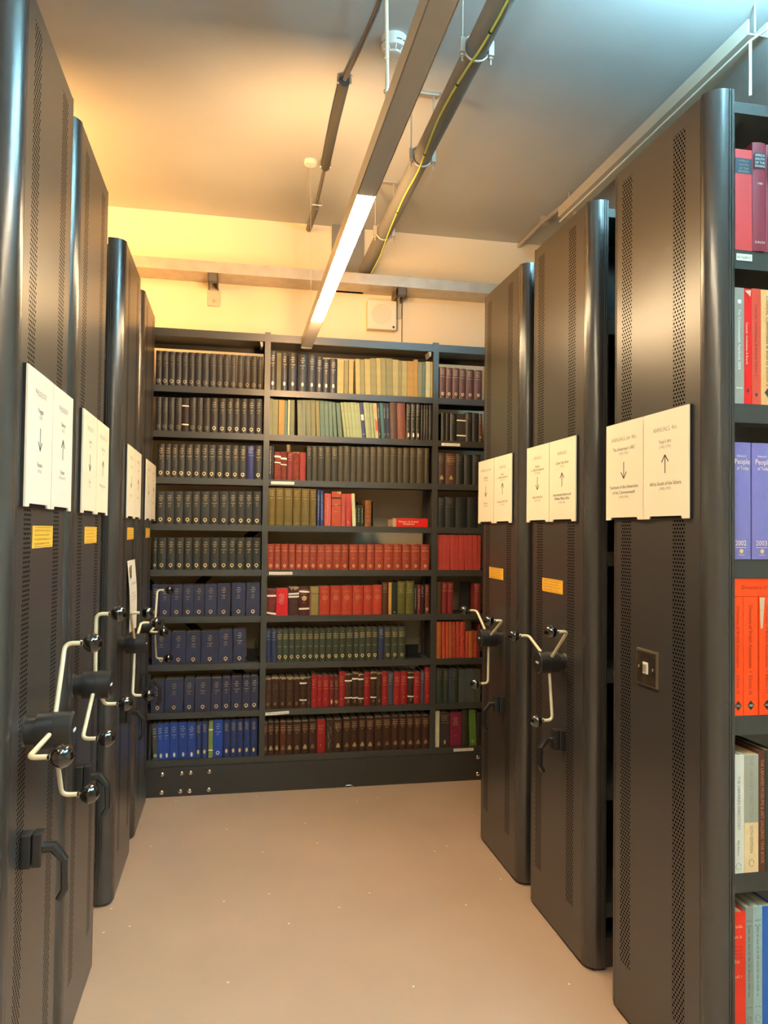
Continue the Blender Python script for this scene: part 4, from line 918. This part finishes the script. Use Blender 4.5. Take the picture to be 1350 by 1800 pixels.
big(1.3726, 1.400, .626, .312, hexc('2f4038'), 'dark green tall book at the right frame edge, fifth right shelf')
# sixth shelf
r, hw = big(1.272, 1.313, .225, .302, hexc('f03410'), 'vivid orange-red book with concave spine, first on the lowest right shelf', rough=.4)
m = MB()
for k in range(4): glyph_row(m, lambda a, b, k=k: (a, -.0006, b), -.012, .012, .212-k*.009, .004, 9+k)
m.build('lettering', INK, r); m = MB(); glyph_row(m, lambda a, b: (a, -.0006, b), -.012, .012, .262, .008, 20); glyph_row(m, lambda a, b: (a, -.0006, b), -.010, .010, .236, .007, 21); glyph_row(m, lambda a, b: (a, -.0006, b), -.010, .010, .172, .010, 22); glyph_row(m, lambda a, b: (a, -.0006, b), -.012, .012, .135, .008, 23)
m.build('gilt_lettering', PT, r)
for x0, x1, c_, lab in ((1.3132, 1.336, '8f9c96', 'grey-blue paperback, second on the lowest right shelf'), (1.3363, 1.3628, '9fc0c6', 'pale blue paperback, third on the lowest right shelf')):
    r, hw = big(x0, x1, .225, .312, hexc(c_), lab)
    m = MB(); glyph_row(m, lambda a, b: (b-.003, -.0006, .17-a), -.09, .09, 0, .006, int(x0*99))
    for v in (.275, .262): glyph_row(m, lambda a, b: (a, -.0006, b), -.009, .009, v, .005, int(x0*77)+int(v*999))
    glyph_row(m, lambda a, b: (a, -.0006, b), -.008, .008, .055, .004, 3); m.build('lettering', INK, r)
    MB().tube([(.007*cos(a*pi/9), -.0006, .026+.010*sin(a*pi/9)) for a in range(17)], .0007, 5).build('ring_mark', GREYINK, r)
big(1.3632, 1.400, .225, .310, hexc('2a66c0'), 'strong blue book at the right frame edge, lowest right shelf')
shelf_label(1.287, 1.334, 2.236, 'white strip label on the top shelf of the right stack end', 8, y=1.7515, h=.018)

# ------------------------------------------------ overhead luminaire
def luminaire(x, z, y0, y1, lit, label):
    r = empty('linear_luminaire', (x, y0, z)); tag(r, label, 'ceiling light')
    hw = .031
    prof = [(-hw, .0), (-hw, .050), (-.022, .062), (.022, .062), (hw, .050), (hw, .0), (hw-.002, 0), (hw-.004, .006), (-hw+.004, .006), (-hw+.002, 0)]
    MB().prism([(p[0], p[1]) for p in prof], 0, y1-y0, 'y').build('housing', nmat('lamp_housing', (.50, .46, .38), .35, metal=.3), r)
    seg = sorted(lit); cur = y0
    for a, b in seg:
        if a-cur > .01: MB().bbox(-hw+.003, hw-.003, cur-y0+.001, a-y0-.001, -.0005, .006, .001).build('blank_cover', nmat('lamp_blank', (.50, .49, .46), .4), r)
        mb = MB().bbox(-hw+.004, hw-.004, a-y0, b-y0, -.001, .005, .001)
        d = mb.build('diffuser', nmat(('lit_tube_near' if a < 1.9 else 'lit_tube_far') if x > 0 else 'added_tube_left', (.9, .9, .85), .4, emit=TUBE if x > 0 else 8, ecol=(NEUTRAL if a < 1.9 and x > 0 else WARM)), r)
        lv = MB(); n = int((b-a)/.024)
        for i in range(1, n): lv.box(-hw+.004, hw-.004, a-y0+i*(b-a)/n-.0006, a-y0+i*(b-a)/n+.0006, -.004, -.0012)
        lv.build('louvre', nmat('louvre_blade', (.7, .68, .6), .3), d); cur = b
    if y1-cur > .01:
        MB().prism([(-hw+.003, -.0005), (hw-.003, -.0005), (hw-.003, .006), (-hw+.003, .006)], cur-y0+.001, y1-y0, 'y').build('blank_cover', nmat('lamp_blank', (.50, .49, .46), .4), r)
    MB().prism(arc(0, 0, hw, 0, 180, 10), -.003, .055).build('end_cap', nmat('lamp_blank', (.50, .49, .46), .4), r, loc=(0, y1-y0, 0))
    return r
luminaire(-1.45, 2.92, .5, 4.5, [(.7, 2.1), (2.9, 4.3)], 'added unseen warm linear light above the left-hand stacks')  # unseen fitting added to house the warm fill on the left
luminaire(.388, 2.55, -2.4, 4.30, [(2.30, 3.75), (-.10, 1.40), (-2.3, -.9)], 'long linear ceiling light hanging over the aisle, lit tube before the bookcase')
r = empty('linear_luminaire', (1.62, .3, 3.20)); tag(r, 'cool white light fitting above the right-hand stacks at the top edge', 'ceiling light')
MB().prism([(-.06, .0), (-.05, -.03), (.05, -.03), (.06, .0), (.02, .03), (-.02, .03)], 0, 1.72, 'y').build('housing', WHITEP, r)
MB().bbox(-.022, .022, .01, 1.70, .032, .060, .01).build('diffuser', nmat('cool_lit_tube', (.9, .95, 1), .4, emit=14, ecol=COOL), r)
for y in (.25, 1.45): MB().tube([(0, y, .03), (0, y, CZ-3.2)], .002, 6).build('suspension_rod', GALV, r)

# cord and rose, flex, smoke detector
r = empty('ceiling_rose', (.369, 4.009, CZ)); tag(r, 'small round ceiling rose with a thin cord down to the light', 'ceiling rose')
MB().lathe([(.036, 0), (.036, -.016), (.031, -.022), (.006, -.022)], (0, 0, 0), (0, 0, 1), 28).build('rose', WHITEP, r, smooth=40)
MB().tube([(0, 0, -.02), (.016, 0, 2.613-CZ)], .0011, 6).build('cord', GALV, r)
r = empty('smoke_detector', (.600, 2.929, CZ)); tag(r, 'round white smoke detector on the ceiling beside the flex', 'smoke detector')
MB().lathe([(.052, 0), (.054, -.010), (.053, -.036), (.047, -.046), (.040, -.048)], (0, 0, 0), (0, 0, 1), 36).build('base', WHITEP, r, smooth=40)
m = MB()
for k in range(12):
    if k % 3 == 2: continue
    m.prism([(.0535*cos(a_), .0535*sin(a_)) for a_ in [radians(k*30+t) for t in (0, 8, 16, 24)]]+[(.050*cos(a_), .050*sin(a_)) for a_ in [radians(k*30+t) for t in (24, 16, 8, 0)]], -.033, -.029)
m.build('vent_slot', DARK, r)
m = MB().lathe([(.030, -.060), (.027, -.066), (.012, -.067)], (0, 0, 0), (0, 0, 1), 24)
for k in range(8):
    a_ = k*pi/4; m.tube([(.042*cos(a_), .042*sin(a_), -.046), (.029*cos(a_), .029*sin(a_), -.063)], .003, 6)
m.build('sensor_cage', WHITEP, r, smooth=40)
r = empty('flex_cable', (.385, 1.985, 2.60)); tag(r, 'white flex dropping from the ceiling to the hanging light', 'cable')
m = MB().tube(fillet([(0, 0, 0), (.004, 0, .10), (-.003, 0, .45), (0, 0, CZ-2.60)], .1, 5), .0052, 10); m.build('flex', CREAM, r, smooth=60)
m = MB()
for z_ in (.05, .10, .19, .43, .55, .78): m.lathe([(.0052, -.004), (.0072, -.003), (.0072, .003), (.0052, .004)], (.001, 0, z_), (0, 0, 1), 12)
m.build('cable_tie', CREAM, r)

# conduit along the ceiling on the left of the light
r = empty('ceiling_conduit', (.45, 3.2, CZ)); tag(r, 'dark conduit and its modelled shadow running along the ceiling left of the hanging light', 'conduit')
pts = [(.50, -1.0, 3.40), (.50, 1.5, 3.40), (.485, 2.684, 3.43), (.466, 2.954, 3.455), (.437, 3.21, 3.466)]
lc = lambda P: [(p[0]-.45, p[1]-3.2, p[2]-CZ) for p in P]
MB().tube(lc(pts), .010, 12).build('upper_tube', nmat('grey_conduit', (.14, .135, .125), .5), r, smooth=60)
MB().tube(lc([(.437, 3.20, 3.455), (.438, 3.55, 3.455), (.447, 3.99, 3.457)]), .024, 14).build('shadow_tube', nmat('conduit_shadow_dark', (.06, .06, .055), .6), r, smooth=60)  # thick dark tube stands in for the conduit's broad shadow on the ceiling
MB().tube(lc([(.447, 3.98, 3.462), (.452, 4.27, 3.462), (.453, 4.53, 3.462)]), .008, 12).build('lower_tube', nmat('grey_conduit', (.14, .135, .125), .5), r, smooth=60)
MB().tube(lc([(.453, 4.50, 3.455), (.440, 4.84, 3.455)]), .018, 12).build('wall_sleeve', nmat('grey_conduit', (.14, .135, .125), .5), r, smooth=60)
for x, y in ((.437, 3.21), (.446, 3.98), (.452, 4.46)): MB().tube(lc([(x-.03, y, 3.455), (x-.028, y, CZ-.001)]), .004, 6).tube(lc([(x+.03, y, 3.455), (x+.028, y, CZ-.001)]), .004, 6).tube(lc([(x-.03, y, 3.452), (x+.03, y, 3.452)]), .004, 6).build('clip', GALV, r)

# big pipe on rod hangers with earth cable
r = empty('ceiling_pipe', (.805, 2, 3.2)); tag(r, 'thick grey pipe on rod hangers right of the hanging light', 'pipe')
MB().tube([(0, -4, 0), (0, YW-2-.001, 0)], .040, 24).build('pipe', PIPEM, r, smooth=60)
for y in (.9, 1.7, 2.49, 3.27, 4.15):
    h_ = empty('hanger', (0, y-2, 0), r)
    MB().tube([(.047*cos(radians(a)), 0, .047*sin(radians(a))) for a in range(0, 361, 20)], .005, 8, False).build('clamp_ring', GALV, h_, smooth=60)
    for sx in (-1, 1):
        MB().tube([(sx*.052, 0, -.055), (sx*.052, 0, CZ-3.2)], .0042, 8).build('threaded_rod', GALV, h_, smooth=60)
        MB().bbox(sx*.052-.010, sx*.052+.010, -.012, .012, -.025, .028, .002).lathe([(.009, -.035), (.009, -.028)], (sx*.052, 0, 0), (0, 0, 1), 6).build('clamp_nut', GALV, h_)
    MB().bbox(-.075, .075, -.018, .018, CZ-3.2-.012, CZ-3.2, .002).build('ceiling_bracket', GALV, h_)
P = [(.826, 4.80), (.826, 4.406), (.802, 3.951), (.790, 3.577), (.794, 3.316), (.785, 3.142), (.770, 2.897), (.771, 2.708), (.781, 2.528), (.794, 2.397), (.801, 2.182), (.80, 1.6), (.79, .6), (.80, -.5)]
r = empty('earth_cable', (.8, 2, 3.15)); tag(r, 'thin yellow-green cable tied under the grey pipe', 'cable')
def smooth_path(P, n=6):
    out = []
    for i in range(len(P)-1):
        p0, p1, p2, p3 = P[max(i-1, 0)], P[i], P[i+1], P[min(i+2, len(P)-1)]
        for k in range(n):
            t = k/n; out.append(tuple(.5*((2*b)+(-a+c)*t+(2*a-5*b+4*c-d)*t*t+(-a+3*b-3*c+d)*t**3) for a, b, c, d in zip(p0, p1, p2, p3)))
    return out+[tuple(P[-1])]
MB().tube([(x-.8, y-2, -.006+.0) for x, y in smooth_path(P)], .0042, 8).build('cable', nmat('yellow_green_pvc', (.62, .68, .12), .4), r, smooth=60)
m = MB()
for y, x in ((3.142, .785), (2.62, .775), (2.32, .797), (3.75, .795)): m.lathe([(.0046, -.004), (.006, -.003), (.006, .003), (.0046, .004)], (x-.8, y-2, -.006), (0, 1, 0), 10)
m.build('cable_tie', DARK, r)

# conduit and trunking above the right-hand stacks
r = empty('ceiling_conduit', (1.88, 4.4, 3.45)); tag(r, 'grey conduit with a hooked end at the far right of the ceiling', 'conduit')
MB().tube(fillet([(.0, .44, .02), (-.02, .0, .0), (-.005, -.28, -.01), (.03, -.36, -.03), (.04, -.36, -.10)], .08, 8), .013, 12).build('tube', GALV, r, smooth=60)
MB().bbox(-.03, .02, -.02, .02, -.016, CZ-3.451, .003).build('saddle', GALV, r)
r = empty('cable_trunking', (1.88, 2.45, 3.40)); tag(r, 'long pale metal trunking above the tops of the right-hand stacks', 'trunking')
MB().prism([(-.03, -.028), (-.03, .030), (-.024, .030), (-.024, -.022), (.05, -.022), (.05, .03), (.056, .03), (.056, -.028)], 0, 1.68, 'y').build('channel', nmat('pale_channel', (.62, .57, .46), .35, metal=.2), r)
MB().tube([(-.02, .0, -.052), (-.02, 1.68, -.052)], .0045, 8).build('lower_rod', WHITEP, r, smooth=60)
MB().tube([(-.02, .0, -.052), (-.02, .0, -.26)], .0055, 8).build('drop_rod', WHITEP, r, smooth=60)
MB().tube([(-.02, .0, -.052), (.02, -.05, -.030), (.06, -.08, -.02)], .005, 8).build('hook', GALV, r)
for y in (.0, 1.6): MB().tube([(0, y, -.02), (0, y, CZ-3.401)], .004, 6).build('suspension_rod', GALV, r)

# steel beam under the ceiling along the back wall
r = empty('steel_beam', (.5, 4.65, 3.06)); tag(r, 'pale steel beam running across the back wall above the bookcase', 'beam')
MB().box(-3.3, 3.0, 0, .005, .004, .064).box(-3.3, 3.0, .0, YW-4.65-.001, 0, .004).box(-3.3, 3.0, .0, YW-4.65-.001, .064, .068).build('channel', GALV, r)
for x in (-.655, .525):
    b = MB().bbox(x-.03, x+.03, .0, .05, -.050, -.001, .002).bbox(x-.03, x-.024, .0, YW-4.652, -.05, -.001, .001).bbox(x+.024, x+.03, .0, YW-4.652, -.05, -.001, .001).build('bracket', nmat('bracket_dark', (.10, .09, .075), .5), r)
    MB().bbox(x-.036, x+.036, YW-4.65-.012, YW-4.65, -.15, -.03, .002).build('wall_plate', nmat('wall_plate', (.55, .48, .36), .5), b)
    MB().lathe([(.010, 0), (.010, .008), (.005, .010)], (x, YW-4.662, -.115), (0, -1, 0), 6).build('bolt', GALV, b)
# wall speaker
r = empty('wall_speaker', (.922, YW, 2.915)); tag(r, 'square off-white wall speaker with round grille', 'speaker')
MB().bbox(-.097, .097, -.060, -.0005, -.097, .097, .006).build('case', nmat('speaker_case', (.74, .66, .50), .5), r)
m = MB()
for k in range(6):
    R_ = .010+k*.010; n_ = max(6, int(R_*2*pi/.0085))
    for i in range(n_):
        a_ = 2*pi*i/n_; c_ = (R_*cos(a_)-.004, R_*sin(a_)+.004); m.add([(c_[0]+.0022*cos(b_*pi/3), -.0605, c_[1]+.0022*sin(b_*pi/3)) for b_ in range(6)], [tuple(range(6))])
m.build('grille_holes', GREYINK, r)
MB().tube([(.066*cos(a*pi/18)-.004, -.061, .066*sin(a*pi/18)+.004) for a in range(37)], .0012, 5, False).build('grille_ring', SIGNM, r)
MB().bbox(.070, .084, -.062, -.059, -.084, -.070, .001).build('badge', DARK, r)
